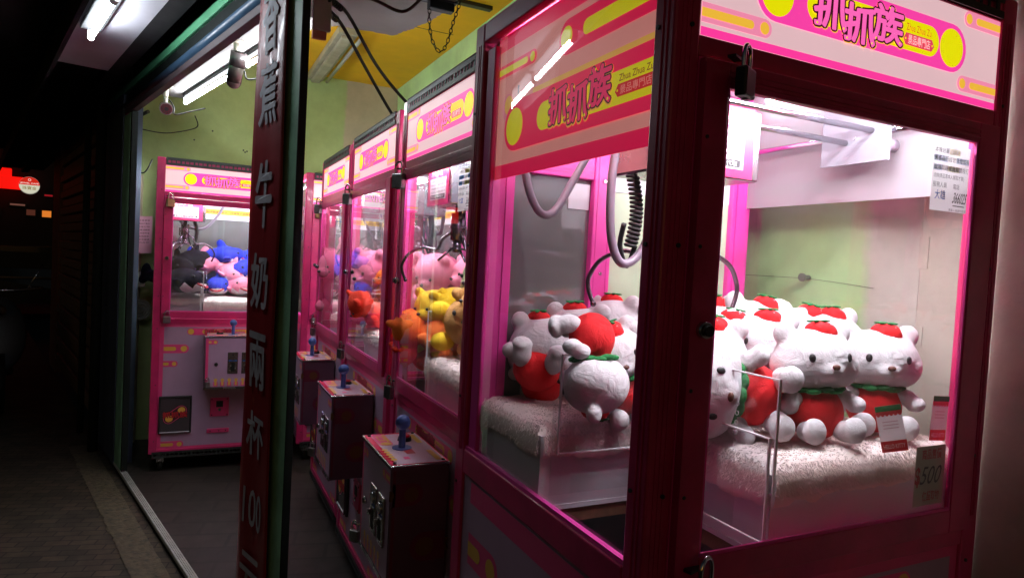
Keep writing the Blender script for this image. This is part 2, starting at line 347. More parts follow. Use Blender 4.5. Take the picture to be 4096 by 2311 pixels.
    # sill, rails
    for s in (-1,1):
        b=B(); box(b,*(sorted((s*HW,s*(HW-.03)))),.0455,DEP-.0505,1.903,1.945,0,.003); obj('side_rail',b,M['pink'],t); b=B(); box(b,*(sorted((s*HW,s*(HW-.022)))),.0455,DEP-.0505,.93,.984,0,.003)
        box(b,*(sorted((s*(HW-.004),s*(HW-.014)))),.0455,DEP-.0505,.984,.992,1)
        obj('side_rail',b,[M['pink'],M['pinkin']],t)
    b=B()
    b.free()
    for (y0,y1,z0,z1) in ((.001,.03,.932,.962),(.002,.03,1.712,1.7405),(.002,.03,1.9005,1.944),(.002,.03,.12,.145)): b=B(); box(b,-HW+.0455,HW-.0455,y0,y1,z0,z1,0,.002); obj('front_rail',b,M['pink'],t)
    b=B(); box(b,-HW+.031,HW-.031,.031,DEP-.055,1.888,1.9,0); obj('canopy_lid',b,M['white'],t)
    b=B(); slotted(b,-HW+.05,HW-.05,-.004,1.903,1.944); box(b,-HW+.05,HW-.05,-.004,.03,1.9465,1.9485)
    obj('slotted_angle',b,M['angle'],t)
    b=B(); slotted(b,-HW+.02,HW-.02,-.006,.095,.135); box(b,-HW+.02,HW-.02,-.004,.03,.093,.095); obj('base_angle',b,M['angle'],t)
    for sx in (-1,1):
        for sy in (.07,DEP-.07):
            b=B(); cyl(b,(sx*.33-.014,sy,.035),(sx*.33+.014,sy,.035),.035,18,0); box(b,sx*.33-.02,sx*.33+.02,sy-.025,sy+.025,.055,.12,1); obj('caster',b,[M['black'],M['steel']],t)
    # backlit sign
    a=Art((-MW,.0035,ZM0),(2*MW,0,0),(0,0,ZM1-ZM0),(0,-1,0),.00035)
    a.rect(0,0,1,1,MQ['pale'],0); a.rect(0,0,1,.075,MQ['band'],1)
    mini(a,0,.195,.915,.085,MQ,1,'l'); mini(a,0,.19,.20,.085,MQ,1,'l'); mini(a,.845,1,.915,.085,MQ,1,'r'); mini(a,.835,1,.20,.085,MQ,1,'r')
    logo(a,MQ,.14,.86,.285,.80,2)
    a.done('lightbox_sign',t)
    # LED strip hidden behind the top rail
    b=B(); cyl(b,(-.31,.046,1.735),(.31,.046,1.735),.010,12); obj('light_strip',b,M['led'],t)
    b=B(); cyl(b,(-.31,.062,1.87),(.31,.062,1.87),.010,12); obj('light_strip',b,M['led'],t)
    for s in (-1,1): b=B(); box(b,s*.362-.004,s*.362+.004,.09,.56,1.866,1.872); obj('light_strip',b,M['ledside'],t)
    for s in (-1,1): b=B(); box(b,*(sorted((s*.3345,s*.3495))),.001,.02,.963,1.711); obj('door_stop',b,M['pinkin'],t)
    b=B(); box(b,-MW-.002,MW+.002,.010,.03,ZM0+.0005,ZM1-.0005); obj('lightbox_body',b,M['white'],t)
    # door
    b=B(); g0,g1=-.303,.287
    for x0,x1 in ((-.3485,g0),(g1,.3485)): box(b,x0,x1,-.012,.0005,.966,1.708,0,.002)
    box(b,g0,g1,-.012,.0005,.966,ZG0,0,.002); box(b,g0,g1,-.012,.0005,ZG1,1.708,0,.002)
    for k in (.008,.014,.022): box(b,g0,g1,-.0135,-.0115,ZG1+k,ZG1+k+.0018); 
    box(b,g0,g1,-.010,-.006,ZG0,ZG0+.005,1); box(b,g0,g0+.004,-.010,-.006,ZG0+.005,ZG1,1); box(b,g1-.004,g1,-.010,-.006,ZG0+.005,ZG1,1)
    box(b,-.3485,-.332,-.0145,-.0115,.97,1.7,0); 
    for z in (1.1,1.25,1.45,1.6): cyl(b,(-.34,-.0155,z),(-.34,-.012,z),.003,8,2)
    d=obj('door',b,[M['pink'],M['pinkin'],M['angle']],t)
    b=B(); box(b,g0,g1,-.006,-.002,ZG0,ZG1); obj('door_glass',b,M['glass' if kind=='street' else 'glassr'],d)
    b=B(); cyl(b,(-.326,-.024,1.335),(-.326,-.012,1.335),.0115,18,0); cyl(b,(-.326,-.03,1.335),(-.326,-.024,1.335),.008,14,1); obj('door_lock',b,[M['steel'],M['dark']],d)
    notice(d,(.175,-.0015,1.545),(.105,0,0),(0,0,.115),(0,-1,0))
    # side panes
    for s in (-1,1):
        b=B(); box(b,*(sorted((s*.378,s*.382))),.046,DEP-.052,.985,1.902); obj('side_glass',b,M['glass'],t)
    # gantry
    for s in (-1,1): b=B(); cyl(b,(s*.345,.07,1.735),(s*.345,MIR-.02,1.735),.007,12); obj('gantry_rail',b,M['chrome'],t)
    for k in (0,.06): b=B(); cyl(b,(-.33,.21+k,1.73-k*.3),(.33,.21+k,1.73-k*.3),.0065,12); obj('gantry_rail',b,M['chrome'],t)
    for s in (-1,1):
        b=B(); box(b,*(sorted((s*.30,s*.306))),.17,.33,1.665,1.80,0)
        for y in (.19,.31): cyl(b,(s*.306,y,1.70),(s*.345,y,1.70),.014,14,1)
        for (y,z) in ((.2,1.76),(.3,1.76),(.25,1.72)): cyl(b,(s*.300-.003,y,z),(s*.300+.009,y,z),.005,8,0)
        obj('bridge_plate',b,[mat('dull_aluminium',srgb(150,150,160),.5,metal=.25,vary=.2,vscale=14),M['hose']],t)
    # claw carriage, its origin at the box
    b=B(); box(b,-.118,.118,-.075,.075,-.065,.065,0,.004)
    for x in (-.06,-.02,.03): cyl(b,(x,-.03,.085),(x,.03,.085),.024,16,1); 
    car=obj('claw_carriage',b,[M['steel'],M['pulley']],t,loc=(-.21,.15,1.655))
    a=Art((-.10,-.0765,-.062),(.20,0,0),(0,0,.13),(0,-1,0),.0005); pk=mat('sticker_pink',srgb(170,34,84),.4); a.rect(0,0,1,1,pk,0); a.rect(.12,.12,.88,.66,mat('sticker_white',srgb(190,186,192),.5),1)
    a.text('友善提醒',.15,.72,.7,.92,M['paper'],1,off=.01)
    for k,s in enumerate(['如遇機台異常無法取物','請勿拍打搖晃機台','請聯絡服務人員處理','未滿十二歲請家長陪同']): a.text(s,.16,.56-k*.09,.84,.62-k*.09,M['ink'],2)
    a.rect(.16,.15,.84,.25,M['ink'],2); a.text('監視錄影中請勿代取',.2,.16,.8,.235,M['paper'],3)
    a.done('carriage_sticker',car)
    b=B(); cyl(b,(0,0,-.065),(0,0,-.09),.012,12,0); cyl(b,(0,0,-.085),(0,0,-.175),.024,18,0); cyl(b,(0,0,-.175),(0,0,-.215),.015,14,0); cyl(b,(0,0,-.13),(0,0,-.135),.029,18,0); cyl(b,(0,0,-.2),(0,0,-.207),.026,18,0)
    cyl(b,(-.03,0,-.11),(-.03,0,-.16),.004,8,0); obj('claw_motor',b,M['claw'],car)
    for k in range(3):
        an=2*PI*k/3+.12; c,s_=math.cos(an),math.sin(an)
        b=B(); pr=[(.02,-.15),(.05,-.175),(.064,-.207),(.11,-.205),(.155,-.225),(.178,-.26),(.178,-.285),(.166,-.315)]
        tube(b,[(c*r,s_*r,z) for r,z in pr],.0048,8); tube(b,[(c*.018,s_*.018,-.205),(c*.062,s_*.062,-.245)],.004,6,res=1); sph(b,(c*.166,s_*.166,-.315),.0065)
        obj('claw_arm',b,M['claw'],car)
    b=B(); coil(b,(.055,.03,-.065),(.06,.03,-.20),.010,17,.0034,sag=.012); tube(b,[(.07,.03,-.20),(.055,.03,-.235),(.03,.02,-.2),(.022,0,-.16)],.005,8); obj('coiled_cord',b,M['black'],car)
    b=B(); tube(b,[(-.05,.05,.02),(-.10,.06,-.06),(-.13,.08,-.14),(-.09,.1,-.20),(-.03,.09,-.19),(.0,.06,-.09),(.02,.05,0)],.0065,8); obj('cable_loop',b,M['hose'],car)
    b=B(); tube(b,[(-.33,.36,1.72),(-.30,.36,1.62),(-.22,.37,1.545),(-.12,.36,1.54),(-.04,.34,1.63),(.0,.32,1.71)],.009,10)
    obj('cable_hose',b,M['hose'],t)
    # display strip behind, yellow printed notice on top back of the case (reflected in the mirror)
    a=Art((-.30,MIR-.003,1.645 if kind=='row' else 1.73),(.60 if kind=='row' else .24,0,0),(0,0,.042),(0,-1,0),.0005); a.rect(0,0,1,1,mat('yellow_notice',srgb(236,190,60),.5),0); a.rect(0,.0,1,.12,M['white'],1)
    a.text('(非屬選物販賣機)為查驗評鑑通過機台、(非屬電子遊戲機)為查驗評鑑',.02,.3,.98,.7,mat('ink_brown',srgb(120,60,20),.6),2,off=.004); a.done('rules_strip',t)
    # chute shields
    b=B(); box(b,cu0+.01,cu1,cv1-.012,cv1-.009,.985,1.155); box(b,cu1-.012,cu1-.009,.035,cv1-.013,.985,1.155)
    box(b,cu0+.02,cu1+.02,cv1-.018,cv1-.015,1.065,1.25); box(b,cu1-.003,cu1,.03,cv1-.019,1.065,1.25)
    sh=obj('chute_shield',b,M['acryl'],t)
    b=B(); e=.0012
    def fr_x(x0,x1,y,z0,z1):
        for z in (z0,z1): box(b,x0,x1,y-e,y+e+.002,z-e,z+e)
        for x in (x0,x1): box(b,x-e,x+e,y-e-.0004,y+e+.0024,z0-e,z1+e)
    def fr_y(x,y0,y1,z0,z1):
        for z in (z0,z1): box(b,x-e,x+e+.002,y0,y1,z-e,z+e)
        for y in (y0,y1): box(b,x-e-.0004,x+e+.0024,y-e,y+e,z0-e,z1+e)
    fr_x(cu0+.02,cu1+.02,cv1-.018,1.065,1.25); fr_y(cu1-.003,.03,cv1-.019,1.065,1.25)
    fr_y(cu1-.012,.035,cv1-.013,.985,1.155)
    obj('shield_edge',b,M['edge'],sh)
    b=B()
    def ring(c,ax):
        for k in range(10):
            a0=2*PI*k/10; a1=2*PI*(k+1)/10; f=lambda a:(c[0]+(math.cos(a)*.0038 if ax=='y' else 0),c[1]+(math.cos(a)*.0038 if ax=='x' else 0),c[2]+math.sin(a)*.0038)
            if k not in (2,): tube(b,[f(a0),f(a1)],.0006,4,res=1)
    for k in range(9):
        ring((-.25,cv1-.0195,1.08+k*.0165),'y'); ring((cu1-.0045,.115,1.08+k*.0165),'x')
    for p in ((-.25,cv1-.021,1.146),(cu1-.006,.115,1.146)): sph(b,p,.0042,1)
    obj('shield_holes',b,[M['edge'],M['steel']],sh)
    # control box
    ux=.055; cb=(ux-.155,ux+.155)
    b=B(); box(b,cb[0],cb[1],-.16,.0,.545,.868,0,.003); box(b,cb[0]-.004,cb[1]+.004,-.165,-.001,.868,.874,1,.002); box(b,cb[0]-.003,cb[1]+.003,-.163,-.158,.545,.556,1)
    k=obj('control_box',b,[mat('shaded_box_side',srgb(104,74,96),.4,vary=.2,vscale=7),M['steel']],t)  # sides darker than the cabinet print: their shade is put into the colour
    a=Art((cb[1]+.0008,-.155,.56),(0,.15,0),(0,0,.3),(1,0,0)); DS=dict(mini=mat('shaded_pill',srgb(112,38,66),.4),gold=mat('shaded_pill_gold',srgb(112,78,44),.4)); mini(a,0,.55,.78,.10,DS,1,'l'); mini(a,.35,1,.3,.13,DS,1,'r'); a.rect(0,.0,.05,1,DS['mini'],1); a.done('box_side_art',k)  # pill colours dimmed to carry the same shade as the box side
    a=Art((cb[0],-.161,.874),(cb[1]-cb[0],0,0),(0,.16,0),(0,0,1),.0005)
    a.rect(.0,.0,1,1,mat('panel_red',srgb(235,40,84),.25,coat=.4),1); a.rect(.04,.10,.985,.97,mat('panel_pale',srgb(232,200,220),.25,coat=.4),2)
    a.pill(.03,.42,.24,.13,M['cabp'],3,le=False); a.circ(.36,.24,.1,M['caby'],4); a.rect(.05,.30,.3,.35,M['caby'],4); a.rect(.1,.17,.26,.29,M['caby'],4); a.rect(.12,.19,.24,.27,M['cabp'],5)
    for i in range(5): a.circ(.55+i*.075,.12,.055,M['caby'],4,12); a.rect(.53+i*.075,.0,.565+i*.075,.09,M['inkr'],3)
    a.rect(.58,.42,.72,.58,mat('display_red',srgb(150,10,20),.3,emit=.25),4); a.rect(.1,.8,.4,.9,M['caby'],4); a.rect(.65,.8,.95,.9,M['caby'],4); a.rect(.8,.3,.87,.4,M['cabp'],4)
    a.done('control_panel',k)
    b=B()
    for x in (cb[0]+.015,cb[1]-.015):
        for y in (-.148,-.014): cyl(b,(x,y,.874),(x,y,.878),.005,10)
    obj('panel_screws',b,M['dark'],k)
    b=B(); cyl(b,(ux+.005,-.09,.8745),(ux+.005,-.09,.877),.028,24); tube(b,[(ux+.005,-.09,.876),(ux+.005,-.09,.885),(ux+.005,-.09,.91),(ux+.005,-.09,.935)],.0105,14,rf=lambda t:1-.12*t+.5*max(0,t-.8)); sph(b,(ux+.005,-.09,.948),.0215,seg=24,rings=16)
    obj('joystick',b,M['blue'],k)
    b=B(); cyl(b,(ux-.07,-.06,.874),(ux-.07,-.06,.886),.021,22,1,.0185); cyl(b,(ux-.07,-.06,.886),(ux-.07,-.06,.892),.0165,20,0,.014); obj('push_button',b,[M['red'],M['black']],k)
    a=Art((cb[0]+.006,-.161,.56),(.298,0,0),(0,0,.3),(0,-1,0)); a.rect(0,0,1,1,M['cab'],0); a.rect(0,.0,.05,1,M['cabp'],1); mini(a,.05,.22,.92,.045,DQ,1,'l'); mini(a,.75,1,.92,.045,DQ,1,'r')
    for i in range(5): a.circ(.2+i*.13,.14,.035,M['caby'],2,12); a.rect(.18+i*.13,.03,.22+i*.13,.12,M['caby'],2); a.rect(.16+i*.13,.01,.24+i*.13,.1,M['cabp'],1)
    a.done('box_print',k)
    for x in (.005,.085):
        b=B(); box(b,ux+x-.03,ux+x+.03,-.167,-.161,.64,.775,0,.003); box(b,ux+x-.004,ux+x+.004,-.169,-.166,.735,.76,1); cyl(b,(ux+x,-.172,.74),(ux+x,-.166,.74),.016,16,0); box(b,ux+x-.012,ux+x+.012,-.1685,-.166,.655,.71,1); box(b,ux+x-.02,ux+x-.008,-.178,-.167,.69,.705,0); box(b,ux+x-.024,ux+x+.024,-.1680,-.1665,.718,.726,2)
        obj('coin_slot',b,[M['steel'],M['black'],mat('label_blue',srgb(40,90,170),.5)],k)
    b=B(); cyl(b,(ux-.09,-.17,.7),(ux-.09,-.16,.7),.011,16,0); cyl(b,(ux-.09,-.172,.7),(ux-.09,-.169,.7),.007,12,1); obj('box_lock',b,[M['chrome'],M['dark']],k)
    # prize flap, coin door
    b=B(); box(b,-.345,-.16,-.008,.004,.245,.48,0,.004); box(b,-.338,-.167,-.011,-.007,.252,.47,1,.01); box(b,-.336,-.17,-.013,-.009,.253,.258,2)
    pf=obj('prize_flap',b,[M['dark'],mat('smoked_flap',srgb(70,62,66),.2,coat=.3),M['white']],t)
    a=Art((-.33,-.0115,.29),(.155,.0,0),(0,0,.15),(0,-1,0),.0005); 
    th=R(38)
    def rp(cx,cy,x0,x1,r,m,l):
        pts=[]; n=8
        for i in range(n+1): an=-PI/2+PI*i/n; pts.append((x1+r*math.cos(an),r*math.sin(an)))
        for i in range(n+1): an=PI/2+PI*i/n; pts.append((x0+r*math.cos(an),r*math.sin(an)))
        a.poly([(cx+x*math.cos(th)-y*math.sin(th),cy+x*math.sin(th)+y*math.cos(th)) for x,y in pts],m,l)
    rp(.5,.5,-.28,.28,.2,M['cabp'],1); rp(.5,.5,-.28,.28,.18,DQ['dk'],2); rp(.28,.33,0,.02,.13,M['caby'],3); rp(.72,.67,0,.02,.13,M['caby'],3)
    a.text('抓抓族',.06,.38,.94,.62,DQ['dk'],4,bold=.06); a.text('抓抓族',.06,.38,.94,.62,M['inkr'],5,bold=.02); a.done('flap_print',pf)
    b=B(); box(b,-.055,.055,-.004,.006,.34,.46,0,.003); box(b,-.02,.02,-.006,-.003,.40,.44,1); cyl(b,(0,-.012,.385),(0,-.004,.385),.009,14,2)
    for x in (-.045,.045):
        for z in (.35,.45): cyl(b,(x,-.006,z),(x,-.003,z),.004,8,1)
    obj('coin_door',b,[M['cabp'],M['dark'],M['chrome']],t)
    b=B(); box(b,-.07,.06,-.004,.006,.235,.262,0,.002)
    for x in (-.05,0,.04): cyl(b,(x,-.007,.248),(x,-.003,.248),.004,8,1)
    obj('latch_plate',b,[M['cabp'],M['dark']],t)
    return t,car
def copy_tree(o,parent=None):
    c=o.copy(); COL.objects.link(c); c.parent=parent
    for ch in list(o.children): copy_tree(ch,c)
    return c
def child(o,n): return [c for c in o.children if c.name.split('.')[0]==n][0]

row,car=build_machine('claw_machine','claw machine nearest in the row facing the aisle, with tan, yellow and orange plush toys',(.640,1.853,0),-PI/2)
mC=row
mB=copy_tree(row); mB.location=(.655,2.745,0); mB['label']='middle claw machine of the row facing the aisle, with pink plush toys piled high'
mA=copy_tree(row); mA.location=(.670,3.622,0); mA['label']='farthest claw machine of the row facing the aisle, against the back corner'
mE=copy_tree(row); mE.location=(.182,4.565,0); mE.rotation_euler=(0,0,0); mE['label']='claw machine at the back left facing the street, with blue, black and pink shark toys'
mF=copy_tree(row); mF.location=(1.06,4.575,0); mF.rotation_euler=(0,0,0); mF['label']='claw machine at the back right, half hidden behind the red banner post and the row'
child(mE,'claw_carriage').location=(-.235,.22,1.64); child(mF,'claw_carriage').location=(-.27,.24,1.665); child(mB,'claw_carriage').location=(-.15,.27,1.67); child(mA,'claw_carriage').location=(.02,.2,1.67)
mD,carD=build_machine('claw_machine','big claw machine nearest the street on the right, full of white and red plush bears',(.966,.720,0),0,'street')
carD.location=(-.128,.285,1.655)
bpy.data.objects.remove(child(mD,'cable_hose'))
# D's own claw hoses
b=B(); tube(b,[(-.366,.52,1.78),(-.362,.52,1.70),(-.346,.52,1.60),(-.325,.52,1.545),(-.298,.52,1.52),(-.268,.52,1.535),(-.23,.52,1.60),(-.185,.51,1.68),(-.14,.45,1.74)],.0085,12); obj('cable_hose',b,M['hose'],mD)
b=B(); tube(b,[(-.27,.28,1.70),(-.288,.28,1.62),(-.293,.28,1.55),(-.286,.28,1.468),(-.262,.28,1.425),(-.225,.28,1.44),(-.195,.28,1.50),(-.18,.28,1.58)],.008,12); obj('cable_hose',b,M['hose'],mD)
child(carD,'coiled_cord').location=(-.165,-.02,0)
bpy.data.objects.remove(child(carD,'cable_loop'))
child(mD,'control_box').location=(0,0,-.07)
# side posters of D (printed outside, white inside)
def poster(side):
    x=-.3735 if side<0 else .3735; w=.572; h=.306
    org=(x,.625,1.594) if side<0 else (x,.05,1.594); xd=(0,-w,0) if side<0 else (0,w,0)
    a=Art(org,xd,(0,0,h),(side,0,0),.0004); q=PQ if side<0 else PR
    (a.rect(0,0,1,1,papermat('poster_back',srgb(235,232,240),.7),-2) if side>0 else None); a.rect(0,0,1,1,q['pale'],0); a.rect(0,.895,1,1,q['band'],1); a.rect(0,0,1,.095,q['band'],1)
    a.pill(.0,.315,.752,.045,q['hot'],1,le=False); a.pill(0,.25,.752,.022,q['yel'],2,le=False); a.circ(.285,.752,.033,q['yel'],2)
    a.pill(.47,1,.75,.105,q['hot'],1,re=False); a.circ(.517,.75,.066,q['yel'],2); a.pill(.615,1,.75,.045,q['yel'],2,re=False)
    a.pill(.30,1,.525,.017,q['gold'],1,re=False); a.circ(.1,.49,.09,q['mini'],1); a.circ(.11,.5,.065,q['gold'],2)
    # main pill
    a.pill(.085,1,.34,.168,q['hot'],3,re=False); a.circ(.17,.335,.125,q['yel'],4); a.pill(.345,1,.335,.088,q['yel'],4,re=False)
    cw=.115; cx=[.432,.553,.672]; dy=[.0,-.025,.02]; ch=.21
    for layer,(m,off) in enumerate([(q['gold'],.085),(q['dk'],.065),(q['ch'],.028)]):
        for k,tt in enumerate('抓抓族'):
            yy=.365+dy[k]-ch/2-(.006 if layer==0 else 0); a.text(tt,cx[k],yy,cx[k]+cw,yy+ch,m,5+layer,bold=off)
    for k in range(3):
        for (fx,fy) in ((.1,.06),(.3,.95),(.9,.08)): a.circ(cx[k]+cw*fx,.365+dy[k]-ch/2+ch*fy,.008,q['yel'],8,10)
    a.text('Zhua Zhua Zu',.825,.365,.975,.40,q['sm'],5,off=.01)
    a.poly([(.808,.317),(.822,.287),(.982,.287),(.996,.317),(.982,.352),(.822,.352)],q['plq'],5); a.text('景品專門店',.833,.297,.972,.342,q['plt'],6,off=.004); a.circ(.82,.32,.007,q['yel'],6,8); a.circ(.985,.32,.007,q['yel'],6,8)
    a.done('side_poster',mD)
poster(-1); poster(1)
# price card on D's door
a=Art((.2,.0035,1.018),(.085,0,0),(0,0,.108),(0,-1,0),.0005); a.rect(0,0,1,1,mat('price_card',srgb(190,190,170),.6),0); a.text('商品售價',.2,.78,.85,.95,M['inkr'],1,off=.02); a.text('$',.02,.33,.17,.65,M['inkr'],1,off=.03); a.text('500',.22,.36,.88,.66,M['ink'],1,off=.0,shear=.3); a.text('保證取物',.3,.08,.86,.24,M['inkr'],1,off=.02); a.done('price_card',child(mD,'door'))

# ---------------------------------------------------------------- padlocks on the doors
def padlock(label,p,rz,s=1,m='lock'):
    t=thing('padlock',label,'padlock',p,rz,'padlocks on the claw machine doors')
    b=B(); box(b,-.021*s,.021*s,-.009*s,.009*s,-.05*s,-.006*s,0,.0035*s); cyl(b,(0,0,-.0502*s),(0,0,-.052*s),.005*s,10,1); obj('lock_body',b,[M[m],M['dark']],t)
    b=B(); tube(b,[(-.013*s,0,-.008*s),(-.013*s,0,.012*s),(-.009*s,0,.024*s),(0,0,.028*s),(.009*s,0,.024*s),(.013*s,0,.012*s),(.013*s,0,-.008*s)],.0034*s,10); obj('shackle',b,M['chrome'],t)
    b=B(); box(b,-.020*s,.008*s,.0095*s,.022*s,.008*s,.012*s); obj('hasp',b,M['dark'],t)
    return t
def onm(m,u,v,z):
    e=Euler(m.rotation_euler).to_matrix(); return Vector(m.location)+e@Vector((u,v,z))
padlock('dark padlock hanging at the top left of the big near machine door',onm(mD,-.297,-.035,1.70),.45,.92,'dark')
padlock('steel padlock below the door of the big near machine, at the bottom edge',onm(mD,-.305,-.03,.985),.3,1.1)
for m_,nm,k in ((mC,'nearest machine in the row',1),(mB,'middle machine in the row',1),(mA,'farthest machine in the row',1),(mE,'back left shark machine',.95),(mF,'back right machine',.95)):
    rz=m_.rotation_euler.z
    padlock('padlock at the top of the door on the '+nm,onm(m_,-.315,-.03,1.70),rz+.5,1.15*k,'brass' if m_ in (mE,mF) else 'lock')
    padlock('padlock at the foot of the door on the '+nm,onm(m_,-.315,-.03,.985),rz+.3,k)
    padlock('small padlock on the coin box of the '+nm,onm(m_,-.08,-.18,.60),rz+.6,.8*k)

# ---------------------------------------------------------------- fur platforms
def furplat(label,m,name='fur_platform',blades=9000,top=1.115):
    t=thing(name,label,'prize platform',tuple(m.location),m.rotation_euler.z,'fur covered prize platforms')
    cu1,cv1=-.116,.345; rnd=random.Random(hash(label)%1000 if False else len(label))
    # board core, L shaped round the chute
    b=B(); box(b,cu1,.372,.035,MIR-.014,.952,top-.02); box(b,-.372,cu1-.0005,cv1,MIR-.0145,.952,top-.0205)
    for (x0,x1,y0,y1) in ((cu1-.004,cu1-.0005,.036,cv1-.001),(-.368,cu1-.005,cv1-.004,cv1-.0005)): box(b,x0,x1,y0,y1,.953,.962)
    obj('platform_board',b,M['white'],t)
    # cloth: grid over the L with rounded drop at the free edges
    def h(x,y):
        d=min((x-cu1) if y<cv1+.0 else 9, 9); d=9
        if y<cv1: d=min(d,x-cu1)
        if x<cu1: d=min(d,y-cv1)
        if x>=cu1 and y>=cv1: d=min(d,math.hypot(x-cu1,y-cv1)+.0)
        e=min(d,y-.03,.375-x,x+.375)
        z=top+.006*noise.noise(Vector((x*9,y*9,len(label))))+.004*noise.noise(Vector((x*30,y*30,3)))
        if e<.03: z-=.022*(1-max(e,0)/.03)**2
        return z
    b=B(); N=64; M2=52; g={}
    xs=[-.374+.748*i/N for i in range(N+1)]; ys=[.032+(MIR-.046)*j/M2 for j in range(M2+1)]
    for i,x in enumerate(xs):
        for j,y in enumerate(ys):
            if x<cu1-.006 and y<cv1-.006: continue
            g[i,j]=b.verts.new((x,y,h(x,y)))
    for i in range(N):
        for j in range(M2):
            q=[g.get(k) for k in ((i,j),(i+1,j),(i+1,j+1),(i,j+1))]
            if all(q): f=b.faces.new(q); f.smooth=True
    # hanging skirts
    def skirt(pts,nx,ny):
        prev=None
        for k,(x,y) in enumerate(pts):
            dz=.045+.018*noise.noise(Vector((x*14,y*14,7)))+.008*noise.noise(Vector((x*50,y*50,1)))
            col=[b.verts.new((x+nx*.004*math.sin(PI*r/4)+nx*.004,y+ny*.004*math.sin(PI*r/4)+ny*.004,h(x,y)+.002-dz*r/4)) for r in range(5)]
            if prev:
                for r in range(4): f=b.faces.new((prev[r],col[r],col[r+1],prev[r+1])); f.smooth=True
            prev=col
    n=40
    skirt([(cu1-.004,.034+(cv1-.036)*k/n) for k in range(n+1)],-1,0); skirt([(-.372+(cu1+.372)*k/n,cv1-.004) for k in range(n+1)],0,-1); skirt([(cu1+(.372-cu1)*k/n,.033) for k in range(n+1)],0,-1); skirt([(.373,.034+.56*k/n) for k in range(n+1)],1,0); skirt([(-.373,cv1+.27*k/n) for k in range(n+1)],-1,0)
    cl=obj('fur_cover',b,M['fur'],t,smooth=True)
    # the pile itself
    b=B()
    def blade(p,d,l):
        p=Vector(p); d=Vector(d).normalized(); s=d.cross(Vector((rnd.uniform(-1,1),rnd.uniform(-1,1),rnd.uniform(-1,1)))).normalized()*.0007
        a1=b.verts.new(p-s); a2=b.verts.new(p+s); m=p+d*l*.55+Vector((rnd.gauss(0,.0015),rnd.gauss(0,.0015),-l*.06)); a3=b.verts.new(m+s*.8); a4=b.verts.new(m-s*.8); a5=b.verts.new(p+d*l+Vector((rnd.gauss(0,.003),rnd.gauss(0,.003),-l*.22)))
        b.faces.new((a1,a2,a3,a4)); b.faces.new((a4,a3,a5))
    k=0
    while k<blades:
        x=rnd.uniform(-.374,.374); y=rnd.uniform(.032,MIR-.02)
        if x<cu1 and y<cv1: continue
        a_=noise.noise(Vector((x*7,y*7,2)))*5; blade((x,y,h(x,y)),(math.cos(a_)*.9,math.sin(a_)*.9,.8),rnd.uniform(.003,.006)); k+=1
    for k in range(int(blades*.45)):
        c=rnd.random(); z=top-rnd.random()**1.0*.05
        if c<.3: blade((cu1-.009,rnd.uniform(.034,cv1),z),(-.6,rnd.uniform(-.4,.4),-.8),rnd.uniform(.005,.010))
        elif c<.5: blade((rnd.uniform(-.37,cu1),cv1-.009,z),(rnd.uniform(-.4,.4),-.6,-.8),rnd.uniform(.005,.010))
        elif c<.85: blade((rnd.uniform(cu1,.37),.026,z),(rnd.uniform(-.4,.4),-.5,-.8),rnd.uniform(.005,.010))
        else: blade((-.377,rnd.uniform(cv1,.6),z),(-.3,rnd.uniform(-.4,.4),-.8),rnd.uniform(.006,.012))
    obj('fur_pile',b,papermat('fur_strand',srgb(252,242,239),.6),cl)
    return t
furplat('white fur platform inside the big near machine, under the white bears',mD,blades=24000)
furplat('cream fur platform inside the nearest machine of the row',mC,blades=14000,top=1.11)
furplat('fur platform inside the middle machine of the row',mB,blades=4000,top=1.10)
furplat('fur platform inside the farthest machine of the row',mA,blades=2500,top=1.09)
furplat('fur platform inside the back left shark machine',mE,blades=4000,top=1.085)
furplat('fur platform inside the back right machine',mF,blades=2500,top=1.06)

# ---------------------------------------------------------------- plush toys
def plush(name,r,g,b_): return mat('plush_'+name,srgb(r,g,b_),.95,bump=.22,bscale=520,vary=.10,vscale=22,sheen=.25,crease=1)
PL=dict(white=plush('white',218,214,218),red=plush('red',208,12,22),green=plush('green',18,110,52),pink=plush('pink',236,140,168),blue=plush('blue',20,44,170),black=mat('plush_black',srgb(10,11,22),.95,bump=.2,bscale=520,vary=.1,vscale=22,spec=.1),
 yellow=plush('yellow',238,196,30),orange=plush('orange',238,110,34),sage=plush('sage',168,170,132),tan=plush('tan',192,140,78),verm=plush('vermilion',232,52,20),rose=plush('rose',232,110,150),lilac=plush('lilac',120,130,210),grey=plush('grey',150,140,146))
def soft(name,parts,m,vox=.0045,sm=6):
    """one continuous stuffed surface grown over overlapping lobes"""
    b=B()
    for c,r,ro in parts: sph(b,c,r,0,ro,20,14)
    me=bpy.data.meshes.new(name); b.to_mesh(me); b.free(); o=bpy.data.objects.new(name,me); COL.objects.link(o)
    md=o.modifiers.new('r','REMESH'); md.mode='VOXEL'; md.voxel_size=vox; md.use_smooth_shade=True
    s=o.modifiers.new('s','SMOOTH'); s.iterations=sm; s.factor=.6
    dg=bpy.context.evaluated_depsgraph_get(); dg.update(); m2=bpy.data.meshes.new_from_object(o.evaluated_get(dg)); m2.name=name
    bpy.data.objects.remove(o); m2.materials.clear(); m2.materials.append(m)
    for p in m2.polygons: p.use_smooth=True
    return m2
TM={}
def part(name,me,parent): o=bpy.data.objects.new(name,me); COL.objects.link(o); o.parent=parent; return o
def simple(name,fn,m):
    b=B(); fn(b); me=bpy.data.meshes.new(name); b.to_mesh(me); b.free()
    for k in (m if isinstance(m,list) else [m]): me.materials.append(k)
    return me
PROTO={}
